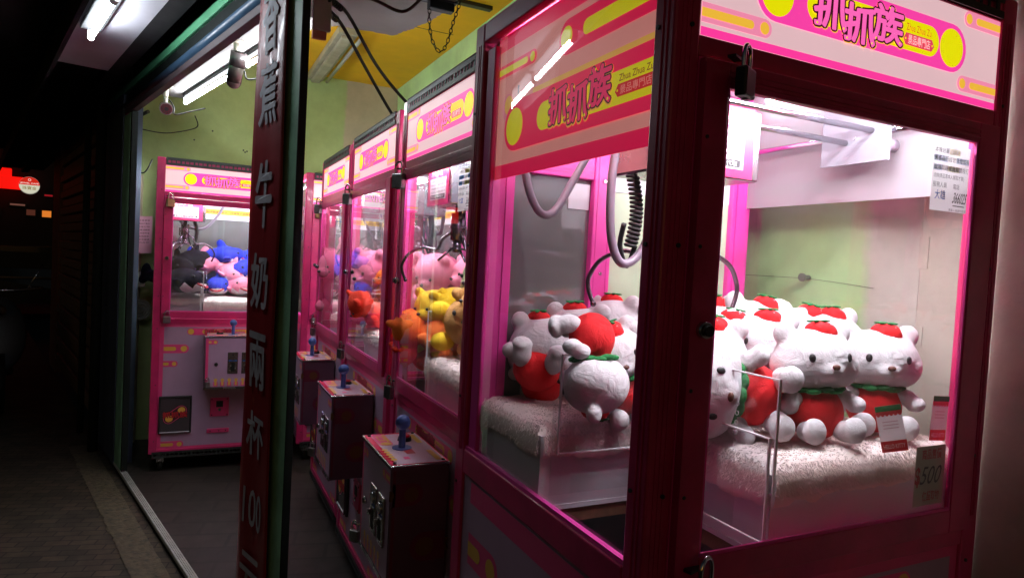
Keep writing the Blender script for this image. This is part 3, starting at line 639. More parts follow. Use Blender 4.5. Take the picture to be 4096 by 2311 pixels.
def bear_proto():
    r=bpy.data.objects.new('plush_bear',None); COL.objects.link(r)
    hd=soft('head',[((0,0,.155),(.082,.068,.064),None),((-.035,0,.145),(.052,.055,.05),None),((.035,0,.145),(.052,.055,.05),None),((-.058,.004,.208),(.024,.016,.024),None),((.058,.004,.208),(.024,.016,.024),None),((0,-.055,.138),(.026,.02,.019),None)],PL['white'])
    h=part('head',hd,r)
    def eyes(b):
        for s in (-1,1): sph(b,(s*.038,-.058,.162),(.0062,.004,.0085),0,(0,0,s*.4))
    part('eyes',simple('eyes',eyes,M['dark']),h)
    def nose(b): sph(b,(0,-.0745,.145),(.008,.005,.0055))
    part('nose',simple('nose',nose,mat('stitched_nose',srgb(90,50,40),.5)),h)
    bd=soft('body',[((0,0,.055),(.055,.047,.055),None),((0,0,.09),(.04,.035,.03),None)],PL['red'],.005); part('body',bd,r)
    def collar(b):
        for k in range(12): a=2*PI*k/12; sph(b,(math.cos(a)*.043,math.sin(a)*.036,.098+.003*(k%2)),(.016,.016,.007),0,(0,0,a))
    part('collar',simple('collar',collar,PL['green']),r)
    for s in (-1,1):
        part('arm',soft('arm',[((s*.055,-.012,.082),(.021,.02,.017),None),((s*.07,-.025,.07),(.02,.02,.017),None)],PL['white'],.004),r)
        part('leg',soft('leg',[((s*.037,-.04,.022),(.022,.03,.021),None),((s*.041,-.062,.026),(.024,.016,.026),None)],PL['white'],.004),r)
    cp=soft('cap',[((.012,-.004,.216),(.030,.025,.017),None),((.014,-.022,.209),(.024,.017,.02),None)],PL['red'],.004); c=part('cap',cp,r)
    def leaf(b):
        for k in range(5):
            a=2*PI*k/5; sph(b,(.012+math.cos(a)*.012,math.sin(a)*.012-.004,.2325),(.012,.0045,.0025),0,(0,0,a))
    part('leaf',simple('leaf',leaf,PL['green']),c)
    def seeds(b):
        for x,z in ((-.014,.214),(.0,.205),(.014,.214),(-.006,.222),(.008,.224)): sph(b,(x*.9+.014,-.0385+abs(x)*.12+(z-.205)*.5,z),(.0018,.0012,.0028),seg=8,rings=6)
    part('seeds',simple('seeds',seeds,PL['white']),c)
    return r
def shark_proto(c,belly='white'):
    r=bpy.data.objects.new('plush_shark',None); COL.objects.link(r)
    bd=soft('body',[((0,0,.055),(.06,.058,.052),None),((0,-.035,.055),(.052,.05,.044),None),((0,.05,.055),(.046,.06,.042),None),((0,.10,.058),(.028,.05,.028),None),((0,.15,.075),(.012,.02,.035),None),((0,.155,.045),(.01,.018,.024),(.3,0,0)),((0,.02,.115),(.01,.02,.028),(-.5,0,0)),((-.07,-.01,.04),(.032,.018,.009),(0,.35,.4)),((.07,-.01,.04),(.032,.018,.009),(0,-.35,-.4))],PL[c],.005)
    b=part('body',bd,r)
    part('belly',soft('belly',[((0,-.012,.041),(.053,.062,.036),None),((0,-.055,.043),(.04,.030,.027),None)],PL[belly],.005),b)
    def mo(q):
        tube(q,[(-.032,-.068,.045),(-.018,-.0855,.037),(0,-.0895,.034),(.018,-.0855,.037),(.032,-.068,.045)],.0042,8)
    part('mouth',simple('mouth',mo,mat('mouth_red',srgb(150,20,40),.6)),b)
    def ey(q):
        for s in (-1,1): sph(q,(s*.043,-.057,.071),.0052)
    part('eyes',simple('eyes',ey,M['black']),b)
    return r
def chub_proto(c,c2=None,ears='round'):
    r=bpy.data.objects.new('plush_animal',None); COL.objects.link(r); c2=c2 or c
    hp=[((0,0,.16),(.068,.058,.055),None),((0,-.045,.148),(.032,.026,.022),None)]
    for s in (-1,1): hp.append(((s*.052,.0,.205),(.021,.012,.021),None))
    h=part('head',soft('head',hp,PL[c],.005),r)
    def ey(q):
        for s in (-1,1): sph(q,(s*.027,-.055,.168),.0048)
        sph(q,(0,-.07,.155),(.007,.005,.005))
    part('face',simple('face',ey,M['dark']),h)
    part('body',soft('body',[((0,0,.065),(.064,.055,.062),None),((0,0,.1),(.045,.04,.035),None)],PL[c],.006),r)
    for s in (-1,1):
        part('arm',soft('arm',[((s*.06,-.012,.095),(.02,.018,.03),(0,s*.6,0)),((s*.075,-.02,.075),(.017,.016,.018),None)],PL[c],.005),r)
        part('leg',soft('leg',[((s*.042,-.05,.024),(.026,.034,.024),None)],PL[c2],.005),r)
    return r
def toy(kind,c,loc,rot,s,label,cat,group,c2=None):
    k=(kind,c,c2)
    if k not in PROTO:
        r={'bear':bear_proto,'shark':lambda:shark_proto(c,c2 or 'white'),'chub':lambda:chub_proto(c,c2)}[kind](); PROTO[k]=r
    else: r=copy_tree(PROTO[k])
    q_=random.Random(hash(tuple(loc))); r.location=loc; r.rotation_euler=(rot[0]+q_.uniform(-.07,.07),rot[1]+q_.uniform(-.09,.09),rot[2]+q_.uniform(-.1,.1)); r.scale=(s*q_.uniform(.95,1.06),s*q_.uniform(.95,1.05),s*q_.uniform(.94,1.04)); tag(r,label,cat,group); return r
gb='white plush bears with red outfits'
# rot z : 0 faces -Y (the door)
BE=[((1.045,.835,1.118),(-.08,0,-.35),.98,'white bear in red sitting close to the door glass, second from the right'),
((1.222,.850,1.118),(-.05,0,-.62),1.0,'rightmost white bear in red, sitting in the corner by the pale wall'),
((1.03,.965,1.14),(0,0,-.65),1.0,'white bear behind the two front ones, third from the right'),
((.968,1.035,1.13),(-.1,.05,-.8),1.0,'white bear fourth from the right in the crowded row'),
((.925,1.12,1.14),(0,0,-.75),.97,'white bear beside the dark corner pillar at the left end of the right crowd'),
((1.20,1.06,1.14),(.1,.1,-.4),1.0,'white bear at the back with its cap showing above two others'),
((1.14,1.20,1.14),(0,-.1,-.3),1.0,'white bear at the back between the claw and the wall pane'),
((1.28,1.20,1.135),(0,0,-.2),1.0,'white bear farthest back at the right by the pink inner post'),
((.80,1.27,1.12),(0,0,2.2),.98,'white bear at the back with its rear turned to the left window'),
((.885,1.28,1.13),(.1,0,1.8),1.0,'white bear leaning at the back beside the dark pillar, seen through the left window'),
((.715,1.29,1.10),(0,0,2.6),.92,'white bear by the mirror, partly hidden behind the upside down one'),
((.905,1.0,1.125),(0,0,-.9),.98,'white bear turned aside beside the lying one, just right of the dark pillar'),
((1.09,1.07,1.15),(0,.1,-.5),1.0,'white bear squeezed between the second and third rows of the right crowd'),
((1.25,.98,1.13),(0,0,-.5),.98,'white bear standing behind the rightmost bear against the side pane'),
((.80,1.09,1.12),(.1,-.3,-.2),.92,'white bear leaning on the upside down one near the dark pillar'),
((.83,1.165,1.12),(.5,0,.2),.95,'white bear slumped forward under the tall back row'),
((.76,1.17,1.16),(1.3,0,.9),.9,'small white bear lying on its face beside the hanging card')]
for p,ro,s,l in BE: toy('bear','w',p,ro,s*.955,l,'plush toy',gb)
# lying and upside down ones
toy('bear','w',(.985,.875,1.19),(0,-1.45,-.35),1.0,'white bear lying on its side behind the clear chute shield','plush toy',gb)
toy('bear','w',(.688,1.07,1.328),(PI-.1,.1,.75),.93,'upside down white bear with its red seat in the air by the left window','plush toy',gb)
toy('bear','w',(.650,1.215,1.175),(-1.35,.1,-.5),1.0,'white bear tipped over with a round red back beside the upside down one','plush toy',gb)
# hang tags on the toys
def tagcard(label,p,rot):
    t=thing('hang_tag',label,'tag',p,0,'red and white paper tags on the bears',rot)
    a=Art((0,0,0),(.042,0,0),(0,0,.085),(0,-1,0),.0005); a.rect(0,0,1,1,M['paper'],0); a.rect(0,.8,1,1,mat('tag_red',srgb(205,30,44),.5),1); a.rect(0,.88,1,1,PL['green'],2); a.rect(0,0,1,.24,mat('tag_red',srgb(205,30,44),.5),1)
    for k in range(6): a.circ(.09+.165*k,.8,.03,mat('tag_red',srgb(205,30,44),.5),2,12)
    for k in range(3): a.rect(.2,.5+k*.07,.8,.52+k*.07,mat('tag_grey',srgb(200,170,175),.5),1)
    a.text('HELLO KITTY',.08,.08,.92,.17,M['paper'],3,off=.01); a.done('tag_card',t)
tagcard('red and white tag standing against the right bear by the glass edge',(1.262,.762,1.122),(0,.05,-.1))
tagcard('red and white tag leaning between the two front bears',(1.115,.752,1.112),(.1,-.25,-.7))
tagcard('green topped tag on a bear behind the pillar',(.80,1.10,1.235),(0,.5,-.6))
# ---- row machines' toys
gc='soft toys in the nearest row machine'; gB='pink soft toys in the row'; gE='shark toys in the back left machine'
def C(kind,c,p,ro,s,l,g,c2=None): toy(kind,c,p,ro,s,l,'plush toy',g,c2)
C('chub','tan',(.775,2.0,1.195),(0,1.15,-1.5),1.25,'tan plush animal with yellow feet leaning on the fur edge',gc,'yellow')
C('chub','yellow',(.80,2.17,1.09),(.3,0,-1.2),1.1,'yellow plush animal behind the claw in the nearest row machine',gc)
C('chub','yellow',(.90,2.20,1.15),(.9,0,-.8),1.1,'second yellow plush animal, lying farther back on the pile',gc)
C('chub','orange',(.83,2.09,1.13),(1.3,0,-2.2),1.15,'orange plush animal lying beside the tan one',gc)
C('chub','sage',(.90,2.02,1.15),(.2,0,-1.3),1.3,'grey green plush animal at the middle of the pile',gc)
C('chub','sage',(1.0,2.13,1.17),(.5,.3,-2),1.2,'second grey green plush animal at the back of the pile',gc)
C('chub','verm',(.80,2.19,1.05),(1.2,0,-1.8),.9,'vermilion plush animal low behind the tan one',gc)
C('chub','orange',(1.02,1.98,1.16),(.4,0,-1.2),1.1,'orange plush animal at the back right of the pile',gc)
C('chub','grey',(.98,1.72,1.14),(.2,0,-1.5),1.3,'grey plush animal half hidden by the machine frame',gc)
C('chub','tan',(.9,1.62,1.13),(.2,0,-1.8),1.2,'tan plush animal at the near end of the pile',gc)
i=0
for p,ro,s,c,l in [((.92,2.92,1.15),(.2,0,-1.4),1.4,'pink','large pink plush animal sitting high in the middle machine'),((1.05,2.78,1.18),(.6,0,-1),1.4,'pink','pink plush animal leaning back behind the large pink one'),((1.0,3.02,1.2),(0,.5,-2),1.3,'pink','pink plush animal on top of the pile by the mirror'),
 ((.82,3.02,1.12),(.3,0,-1.2),1.5,'rose','rose coloured plush animal against the aisle glass of the middle machine'),((1.12,2.95,1.17),(.2,0,-1.6),1.3,'rose','rose coloured plush animal at the back of the middle machine'),((1.1,2.6,1.15),(.2,0,-1.5),1.3,'pink','pink plush animal at the near end of the middle machine'),
 ((.78,2.86,1.12),(.9,.2,-1.5),1.0,'verm','vermilion plush animal lying at the fur edge of the middle machine'),((.8,2.92,1.2),(.3,0,-1.2),.85,'orange','orange plush animal on top of the vermilion one')]:
    C('chub',c,p,ro,s,l,gB)
C('shark','lilac',(.95,3.06,1.33),(.2,.1,-.6),.95,'lilac blue plush shark lying on top of the pink pile',gB,'pink')
for p,ro,s,c,l in [((.80,3.86,1.1),(.2,0,-1.2),1.7,'rose','rose coloured plush animal nearest the aisle in the farthest row machine'),((.95,3.75,1.13),(.4,0,-1.5),1.6,'pink','pink plush animal behind the rose one in the farthest row machine'),((1.0,3.55,1.13),(.2,.3,-1.8),1.5,'rose','rose plush animal at the near end of the farthest row machine'),((.92,3.93,1.25),(.5,0,-1.3),1.3,'pink','pink plush animal stacked on top in the farthest row machine')]:
    C('chub',c,p,ro,s,l,gB)
SH=[((-.06,4.86,1.10),(0,.1,1.1),1.55,'black','large black plush shark lying at the left of the shark pile'),((-.10,4.95,1.19),(.1,0,.6),1.3,'black','second black plush shark resting on the large one'),((.0,5.02,1.24),(.1,.1,-.9),1.3,'black','black plush shark at the back of the pile'),
((.165,4.93,1.09),(.1,0,-.15),1.15,'blue','blue plush shark facing the glass at the front of the bed'),((.285,4.94,1.09),(0,0,.5),1.2,'pink','pink plush shark facing the glass beside the blue one'),((.205,4.99,1.17),(.5,.2,.7),1.25,'pink','pink plush shark on top of the front blue one'),
((.215,5.06,1.28),(0,.0,1.4),1.3,'blue','blue plush shark lying across the top of the pile'),((.36,5.0,1.19),(.2,-.3,-.8),1.3,'blue','blue plush shark at the right of the pile'),((.08,5.05,1.22),(.2,0,-1.5),1.3,'pink','pink plush shark behind the black one'),((.42,4.93,1.09),(0,0,.2),1.2,'black','black plush shark at the right front hidden by the banner'),((.4,5.08,1.28),(0,0,-1.2),1.2,'blue','blue plush shark at the top right of the pile')]
for p,ro,s,c,l in SH: toy('shark',c,p,ro,s*1.12,l,'plush toy',gE)
gF='soft toys in the back right machine'
C('chub','orange',(.80,4.86,1.10),(.2,0,.1),.75,'orange plush animal on the white bed of the back right machine',gF,'white')
C('chub','lilac',(.78,4.80,1.06),(1.3,0,.6),.7,'lilac plush animal lying at the front of the back right machine',gF)
C('chub','lilac',(.88,4.84,1.06),(1.3,0,-.6),.7,'second lilac plush animal lying next to the orange one',gF)
for p,l in (((.80,5.03,1.12),'tall pink plush animal at the left back of the back right machine'),((.95,5.05,1.14),'pink plush animal in the middle of the back right machine'),((1.1,5.0,1.12),'pink plush animal at the right of the back right machine')): C('chub','pink',p,(.1,0,.1),1.5,l,gF)

# ---------------------------------------------------------------- the room
def wallmat(name,kind):
    m=bpy.data.materials.new(name); m.use_nodes=True; t=m.node_tree; p=t.nodes['Principled BSDF']; p.inputs['Roughness'].default_value=.75
    tc=t.nodes.new('ShaderNodeTexCoord'); sx=t.nodes.new('ShaderNodeSeparateXYZ'); t.links.new(tc.outputs['Object'],sx.inputs[0])
    n=t.nodes.new('ShaderNodeTexNoise'); n.inputs['Scale'].default_value=3; n.inputs['Detail'].default_value=9; n.inputs['Roughness'].default_value=.65; t.links.new(tc.outputs['Object'],n.inputs['Vector'])
    ax='Y' if kind=='side' else 'X'
    ad=t.nodes.new('ShaderNodeMath'); ad.operation='MULTIPLY_ADD'; ad.inputs[1].default_value=.10; t.links.new(n.outputs['Fac'],ad.inputs[0]); t.links.new(sx.outputs[ax],ad.inputs[2])
    cr=t.nodes.new('ShaderNodeValToRGB'); t.links.new(ad.outputs[0],cr.inputs[0])
    mr=t.nodes.new('ShaderNodeMapRange')
    gm=t.nodes.new('ShaderNodeMix'); gm.data_type='RGBA'
    if kind=='side':
        mr.inputs['From Min'].default_value=1.11; mr.inputs['From Max'].default_value=1.14
        gm.inputs[6].default_value=srgb(226,218,206); gm.inputs[7].default_value=srgb(196,240,168)
    else:
        mr.inputs['From Min'].default_value=1.10; mr.inputs['From Max'].default_value=1.12
        gm.inputs[6].default_value=srgb(180,200,134); gm.inputs[7].default_value=srgb(198,184,156)
    t.links.new(ad.outputs[0],mr.inputs['Value']); t.links.new(mr.outputs[0],gm.inputs[0]); t.nodes.remove(cr)
    n2=t.nodes.new('ShaderNodeTexNoise'); n2.inputs['Scale'].default_value=1.6; n2.inputs['Detail'].default_value=10; n2.inputs['Roughness'].default_value=.7; t.links.new(tc.outputs['Object'],n2.inputs['Vector'])
    m2=t.nodes.new('ShaderNodeMapRange'); m2.inputs['From Min'].default_value=.3; m2.inputs['From Max'].default_value=.65; m2.inputs['To Min'].default_value=.66; m2.inputs['To Max'].default_value=1.03; t.links.new(n2.outputs['Fac'],m2.inputs['Value'])
    mm=t.nodes.new('ShaderNodeMix'); mm.data_type='RGBA'; mm.blend_type='MULTIPLY'; mm.inputs['Factor'].default_value=1; t.links.new(gm.outputs[2],mm.inputs[6]); t.links.new(m2.outputs[0],mm.inputs[7]); t.links.new(mm.outputs[2],p.inputs['Base Color'])
    n3=t.nodes.new('ShaderNodeTexNoise'); n3.inputs['Scale'].default_value=35; n3.inputs['Detail'].default_value=6; t.links.new(tc.outputs['Object'],n3.inputs['Vector'])
    bp=t.nodes.new('ShaderNodeBump'); bp.inputs['Strength'].default_value=.25; bp.inputs['Distance'].default_value=.006; t.links.new(n3.outputs['Fac'],bp.inputs['Height']); t.links.new(bp.outputs[0],p.inputs['Normal'])
    return m
d=Vector((-.238,.971,0)); nin=Vector((.971,.238,0)); T0=Vector((.019,3.063,0))
def SP(s,off,z=0): p=T0+d*s+nin*off; return Vector((p.x,p.y,z))
def sbox(bm,s0,s1,o0,o1,z0,z1,mi=0,bev=0):
    old=set(bm.verts); box(bm,s0,s1,o0,o1,z0,z1,mi,bev)
    for v in bm.verts:
        if v not in old: v.co=SP(v.co.x,v.co.y,v.co.z)
b=B(); box(b,1.48,1.62,-3,5.55,-.05,2.95); w=tag(obj('side_wall',b,wallmat('side_wall_paint','side')),'pale green and cream painted side wall behind the machine row','wall')
b=B(); box(b,1.44,1.4795,.60,.92,0,2.9,0,.004); 
for z in (.3,.9,1.28,1.45,1.7): box(b,1.437,1.4405,.9,.921,z,z+.06+.02*math.sin(z*9))
tag(obj('wall_pilaster',b,mat('cream_plaster',srgb(205,192,178),.85,bump=.5,bscale=30,vary=.25,vscale=5)),'cream plaster pilaster at the street end of the side wall','pilaster')
b=B(); box(b,-.545,1.479,5.40,5.55,-.05,2.95); bw=tag(obj('back_wall',b,wallmat('back_wall_paint','back')),'olive green painted back wall above the back machines','wall')
b=B()
for x,z in ((.327,2.142),(.315,2.155),(.34,2.15),(1.013,2.165),(.97,2.12),(-.02,2.19),(.1,2.27)): cyl(b,(x,5.401,z),(x,5.394,z),.006,8)
obj('nail_holes',b,M['dark'],bw)
b=B(); cyl(b,(1.48,1.24,1.418),(1.455,1.24,1.418),.007,10); cyl(b,(1.458,1.24,1.418),(1.452,1.24,1.418),.011,10); sh=obj('wall_screw',b,mat('dull_screw',srgb(110,112,104),.6),w)
b=B(); tube(b,[(1.477,1.05,1.40),(1.477,1.24,1.415),(1.477,1.5,1.418),(1.477,1.9,1.43)],.0006,5); obj('wall_crack',b,M['dark'],w)
b=B(); box(b,-.5,-.335,5.36,5.399,0,1.9,0); box(b,-.40,-.335,5.33,5.36,0,1.25,0,.003); tag(obj('wall_trim',b,mat('beige_trim',srgb(170,158,128),.7,vary=.2)),'beige timber trim running up the back left corner','trim')
b=B()
tube(b,[(-.44,5.3,2.2),(-.45,5.3,2.05),(-.45,5.3,1.9)],.022,8); tube(b,[(-.43,5.3,2.2),(-.38,5.2,2.26),(-.3,5.1,2.3)],.012,8)
tag(obj('cable_bundle',b,M['black']),'black cable bundle running down the back left corner','cable')
# notice paper, boxes
def paperobj(name,label,org,xd,yd,nd,lines,col=(205,150,165)):
    a=Art(org,xd,yd,nd,.0008); a.rect(0,0,1,1,mat('pink_notice_paper',srgb(*col),.8),0)
    for k,s in enumerate(lines): a.text(s,.1,.86-k*.085,.9,.91-k*.085,M['ink'],1)
    o=a.done(name,None); o.modifiers.new('thickness','SOLIDIFY').thickness=.0006; return tag(o,label,'notice')
paperobj('paper_notice','pink paper notice taped beside the back left machine',(-.43,5.29,1.34),(.165,0,.01),(.0,0,.26),(0,-1,0),['機台使用注意事項','一、請勿搖晃拍打機台','二、請愛惜公物','三、取物完畢請離開','四、機台異常請來電','五、本店全程錄影','六、違者依法處理','謝謝您的合作'])
t=thing('electric_box','grey electric switch box on the wall left of the shark machine','switch box',(-.36,5.3,0))
b=B(); box(b,-.05,.06,-.03,.02,1.11,1.22,0,.005); obj('box_cover',b,mat('grey_box',srgb(150,148,130),.6,vary=.2),t); b=B(); box(b,-.01,.02,-.04,-.03,1.15,1.19,0,.002); obj('switch',b,M['dark'],t)
t=thing('wall_fan_plate','round grey vent plate low on the wall left of the shark machine','vent',(-.33,5.32,.95))
b=B(); cyl(b,(0,.0,0),(0,-.02,0),.075,24); obj('plate',b,mat('grey_box',srgb(150,148,130),.6),t); b=B()
for r_ in (.03,.045,.06): tube(b,[(math.cos(2*PI*k/24)*r_,-.022,math.sin(2*PI*k/24)*r_) for k in range(25)],.002,5,res=1)
obj('grille',b,M['steel'],t)
# ceilings
ym=mat('yellow_ceiling_paint',srgb(236,184,16),.7,vary=.3,vscale=1.2,bump=.15,bscale=20)
b=B(); box(b,-.9,1.479,.6,5.399,2.80,2.85); 
ce=struct(obj('ceiling',b,ym))
b=B(); box(b,.55,1.4,3.9,3.904,2.798,2.8005); box(b,.9,.904,2.2,3.9,2.798,2.8005); box(b,.9,1.4,2.9,2.904,2.798,2.8005); box(b,1.2,1.42,3.35,3.39,2.78,2.8)
obj('ceiling_joint',b,M['dark'],ce)
# white soffit strip following the shopfront, with a torn sheet end
b=B(); P=[(1.95,.02),(1.95,.37),(.95,.372),(.3,.375),(.0,.40),(-.207,.48),(-.233,.561),(-.285,.711),(-.415,.723),(-.518,.728),(-.648,.722),(-.751,.70),(-.835,.678),(-1.0,.62),(-1.6,.55),(-1.6,.02)]
Q=[]
for i,(s0,o0) in enumerate(P):
    s1,o1=P[(i+1)%len(P)]; n_=10 if 3<i<14 else 1
    for k in range(n_):
        f=k/n_; j=.006 if (n_>1 and k) else 0; Q.append((s0+(s1-s0)*f+random.uniform(-j,j),o0+(o1-o0)*f+random.uniform(-j,j)))
lo=[b.verts.new(SP(s,o,2.405)) for s,o in Q]; hi=[b.verts.new(SP(s,o,2.42)) for s,o in Q]
b.faces.new(lo); b.faces.new(hi[::-1])
for k in range(len(Q)): b.faces.new((lo[k],lo[(k+1)%len(Q)],hi[(k+1)%len(Q)],hi[k]))
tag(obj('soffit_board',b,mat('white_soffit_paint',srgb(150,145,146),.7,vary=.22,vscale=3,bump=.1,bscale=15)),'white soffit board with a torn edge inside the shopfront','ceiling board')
b=B(); sbox(b,-.95,1.95,.43,.438,2.42,2.80); tag(obj('soffit_riser',b,mat('white_soffit_paint',srgb(205,198,198),.7)),'white upright board between the soffit and the yellow ceiling','ceiling board') if False else b.free()
# tubes
def tube_light(label,s0,s1,off,z,em_m,body=True,w=.03):
    t=thing('tube_light',label,'tube light',SP((s0+s1)/2,off,z),math.atan2(d.y,d.x),'bare fluorescent tubes'); L=abs(s1-s0)/2
    b=B(); cyl(b,(-L+.012,0,0),(L-.012,0,0),.0098,16); obj('tube',b,em_m,t)
    b=B()
    b.free()
    for s in (-1,1): b=B(); cyl(b,(s*(L-.014),0,0),(s*L,0,0),.0135,14); box(b,s*L-.01,s*L+.01,-.012,.012,.0,.035); obj('end_cap',b,M['pulley'],t)
    b=B(); box(b,-L,L,-w,w,.034,.058,0,.004); obj('batten',b,mat('lamp_batten',srgb(52,52,54),.7,vary=.15),t)
    return t
mt=mat('lit_tube',(.93,.98,1,1),.5,emit=E_TUBE); mo_=mat('lit_tube_outdoor',(.86,.93,1,1),.5,emit=E_OUT)
tube_light('lit tube under the white soffit nearest the back wall',1.775,.575,.335,2.345,mt,w=.016)
tube_light('lit tube under the white soffit behind the banner',.54,-.20,.335,2.345,mt,w=.016)
for k,(lb) in enumerate(['farther lit tube under the outdoor canopy','nearer lit tube under the outdoor canopy, end to end with the first']):
    tube_light(lb,.50-k*.64,-.10-k*.64,-.345,2.30,mo_,w=.04)
t=thing('unlit_lamp','long unlit grey lamp fitting on the yellow ceiling','lamp',(.81,4.76,2.8),0)
b=B(); box(b,-.06,.06,-.62,.62,-.045,0,0,.006); box(b,-.035,.035,-.6,.6,-.07,-.045,0,.01); obj('housing',b,mat('grey_lamp_cover',srgb(176,172,150),.5,vary=.35,vscale=8),t)
b=B(); cyl(b,(.085,-.58,-.05),(.085,.58,-.05),.012,12); obj('tube',b,mat('unlit_tube',srgb(170,170,160),.3),t)
# security cameras
def seccam(label,p,yaw,tilt,col):
    t=thing('security_camera',label,'security camera',p,yaw,'ceiling security cameras')
    b=B(); cyl(b,(0,0,0),(0,0,-.008),.042,24); cyl(b,(0,0,-.008),(0,0,-.07),.015,16,0,.013); cyl(b,(0,0,-.07),(0,0,-.115),.0115,16); obj('mount',b,mat('camera_mount',srgb(214,206,192),.5),t)
    Rm=Euler((tilt,0,0)).to_matrix()
    b=B(); f=lambda v:tuple(Rm@Vector(v)+Vector((0,0,-.135)))
    cyl(b,f((0,.055,0)),f((0,-.05,0)),.035,24,0); cyl(b,f((0,-.05,0)),f((0,-.075,0)),.037,24,0,.033); sph(b,f((0,.055,0)),.035,0); cyl(b,f((0,-.02,.0)),f((0,-.085,.0)),.038,24,1,.038)
    obj('housing',b,[mat('camera_shell',srgb(*col),.25,metal=.6),mat('camera_shroud',srgb(150,140,142),.3,metal=.5)],t)
    b=B(); cyl(b,f((0,-.085,0)),f((0,-.0865,0)),.033,24,0); cyl(b,f((0,-.0865,0)),f((0,-.089,0)),.013,16,1)
    for k in range(10): a_=2*PI*k/10; cyl(b,f((math.cos(a_)*.024,-.0865,math.sin(a_)*.024)),f((math.cos(a_)*.024,-.0885,math.sin(a_)*.024)),.004,8,1)
    obj('lens',b,[mat('lens_face',srgb(96,44,50),.2),M['black']],t)
    b=B(); tube(b,[f((0,.05,.02)),(.02,.06,-.07),(.05,.03,-.12),(.05,-.02,-.17),(.13,.0,-.14),(.22,-.05,-.11)],.004,8); obj('camera_cable',b,M['black'],t)
seccam('security camera nearer the shopfront, pointing down with its cable looped',(.157,3.49,2.405),.3,-1.15,(150,140,135))
seccam('security camera in the far left corner, facing the street',(-.185,4.72,2.405),.1,.25,(70,64,66))
# cables, junction box, chain
t=thing('junction_box','grey metal junction board hanging right of the shaded post edge','junction box',(.375,2.36,2.30))
b=B(); box(b,-.035,.025,-.01,.01,-.13,.2,0,.003); obj('board',b,mat('grey_fibre_board',srgb(190,180,174),.8,bump=.4,bscale=60,vary=.2),t); b=B(); box(b,-.036,.012,-.008,.008,-.16,-.131,0,.004); obj('terminal',b,mat('copper_terminal',srgb(190,110,90),.5),t)
for k,(pts,lb) in enumerate([([(.39,2.35,2.28),(.47,2.43,2.27),(.62,2.6,2.16),(.78,2.75,2.08),(.93,2.87,2.03)],'upper black cable drooping from the junction board to the row of machines'),([(.39,2.36,2.24),(.45,2.44,2.235),(.58,2.6,2.14),(.74,2.80,2.03),(.88,2.98,1.96)],'lower black cable drooping from the junction board to the row of machines')]):
    b=B(); tube(b,pts,.0065,8)
    for j in range(7):
        f=j/10; p=Vector(pts[0]).lerp(Vector(pts[1]),f); cyl(b,p-Vector((.002,.002,0)),p+Vector((.002,.002,0)),.012,8)
    tag(obj('ceiling_cable',b,M['black']),lb,'cable','black cables at the junction board')
b=B(); tube(b,[(.40,2.33,2.31),(.55,2.4,2.33),(.66,2.4,2.31),(.72,2.36,2.36),(.76,2.3,2.41)],.006,8); tube(b,[(.42,2.35,2.33),(.55,2.32,2.37),(.66,2.25,2.41)],.012,8); tag(obj('ceiling_wire',b,mat('rusty_wire',srgb(70,44,38),.7)),'rusty brown wires strung under the white soffit','cable')
t=thing('chain_hoist','black hand chain hanging from a blue shutter bracket','chain',(.83,2.47,2.405))
b=B(); box(b,-.13,.06,-.03,.03,-.005,.03,0,.004); box(b,-.05,.05,-.02,.02,-.035,.02,0,.004); box(b,-.01,.03,-.02,.02,.03,.1); obj('bracket',b,mat('blue_black_steel',srgb(40,48,66),.5,metal=.3,vary=.3),t)
b=B(); cp=[]
pts=[(-.045,0,-.02),(-.045,0,-.07),(-.04,0,-.11),(-.03,0,-.15),(-.012,0,-.18),(.004,0,-.19),(.02,0,-.178),(.033,0,-.15),(.043,0,-.11),(.055,0,-.06),(.07,0,-.01),(.085,0,.04)]
def link(bm,a,b2,tw):
    a=Vector(a);b2=Vector(b2);dd=(b2-a).normalized(); s=dd.cross(Vector((0,1,0))).normalized() if tw else Vector((0,1,0)); c=(a+b2)/2; L=(b2-a).length*.62
    tube(bm,[c+dd*(L*math.cos(2*PI*k/10))+s*(.006*math.sin(2*PI*k/10)) for k in range(11)],.0018,6,res=1)
acc=[]
for i in range(len(pts)-1):
    p0,p1=Vector(pts[i]),Vector(pts[i+1]); n_=max(1,round((p1-p0).length/.0165))
    for k in range(n_): acc.append(p0.lerp(p1,k/n_))
acc.append(Vector(pts[-1]))
for i in range(len(acc)-1): link(b,acc[i],acc[i+1],i%2)
obj('hand_chain',b,M['dark'],t)
b=B(); tube(b,[(-.46,5.3,1.98),(-.40,5.2,1.93),(-.31,5.0,1.88),(-.25,4.75,1.945)],.004,6); tag(obj('thin_cable',b,M['black']),'thin dark cable from the corner down to the shark machine top','cable')
b=B(); tube(b,[(-.02,5.2,2.33),(.0,5.25,2.27),(-.06,5.3,2.24),(-.2,5.3,2.2),(-.32,5.2,2.19),(-.42,5.3,2.22)],.004,6); tag(obj('lamp_cable',b,M['black']),'thin cable sagging from the lit tube to the corner','cable')

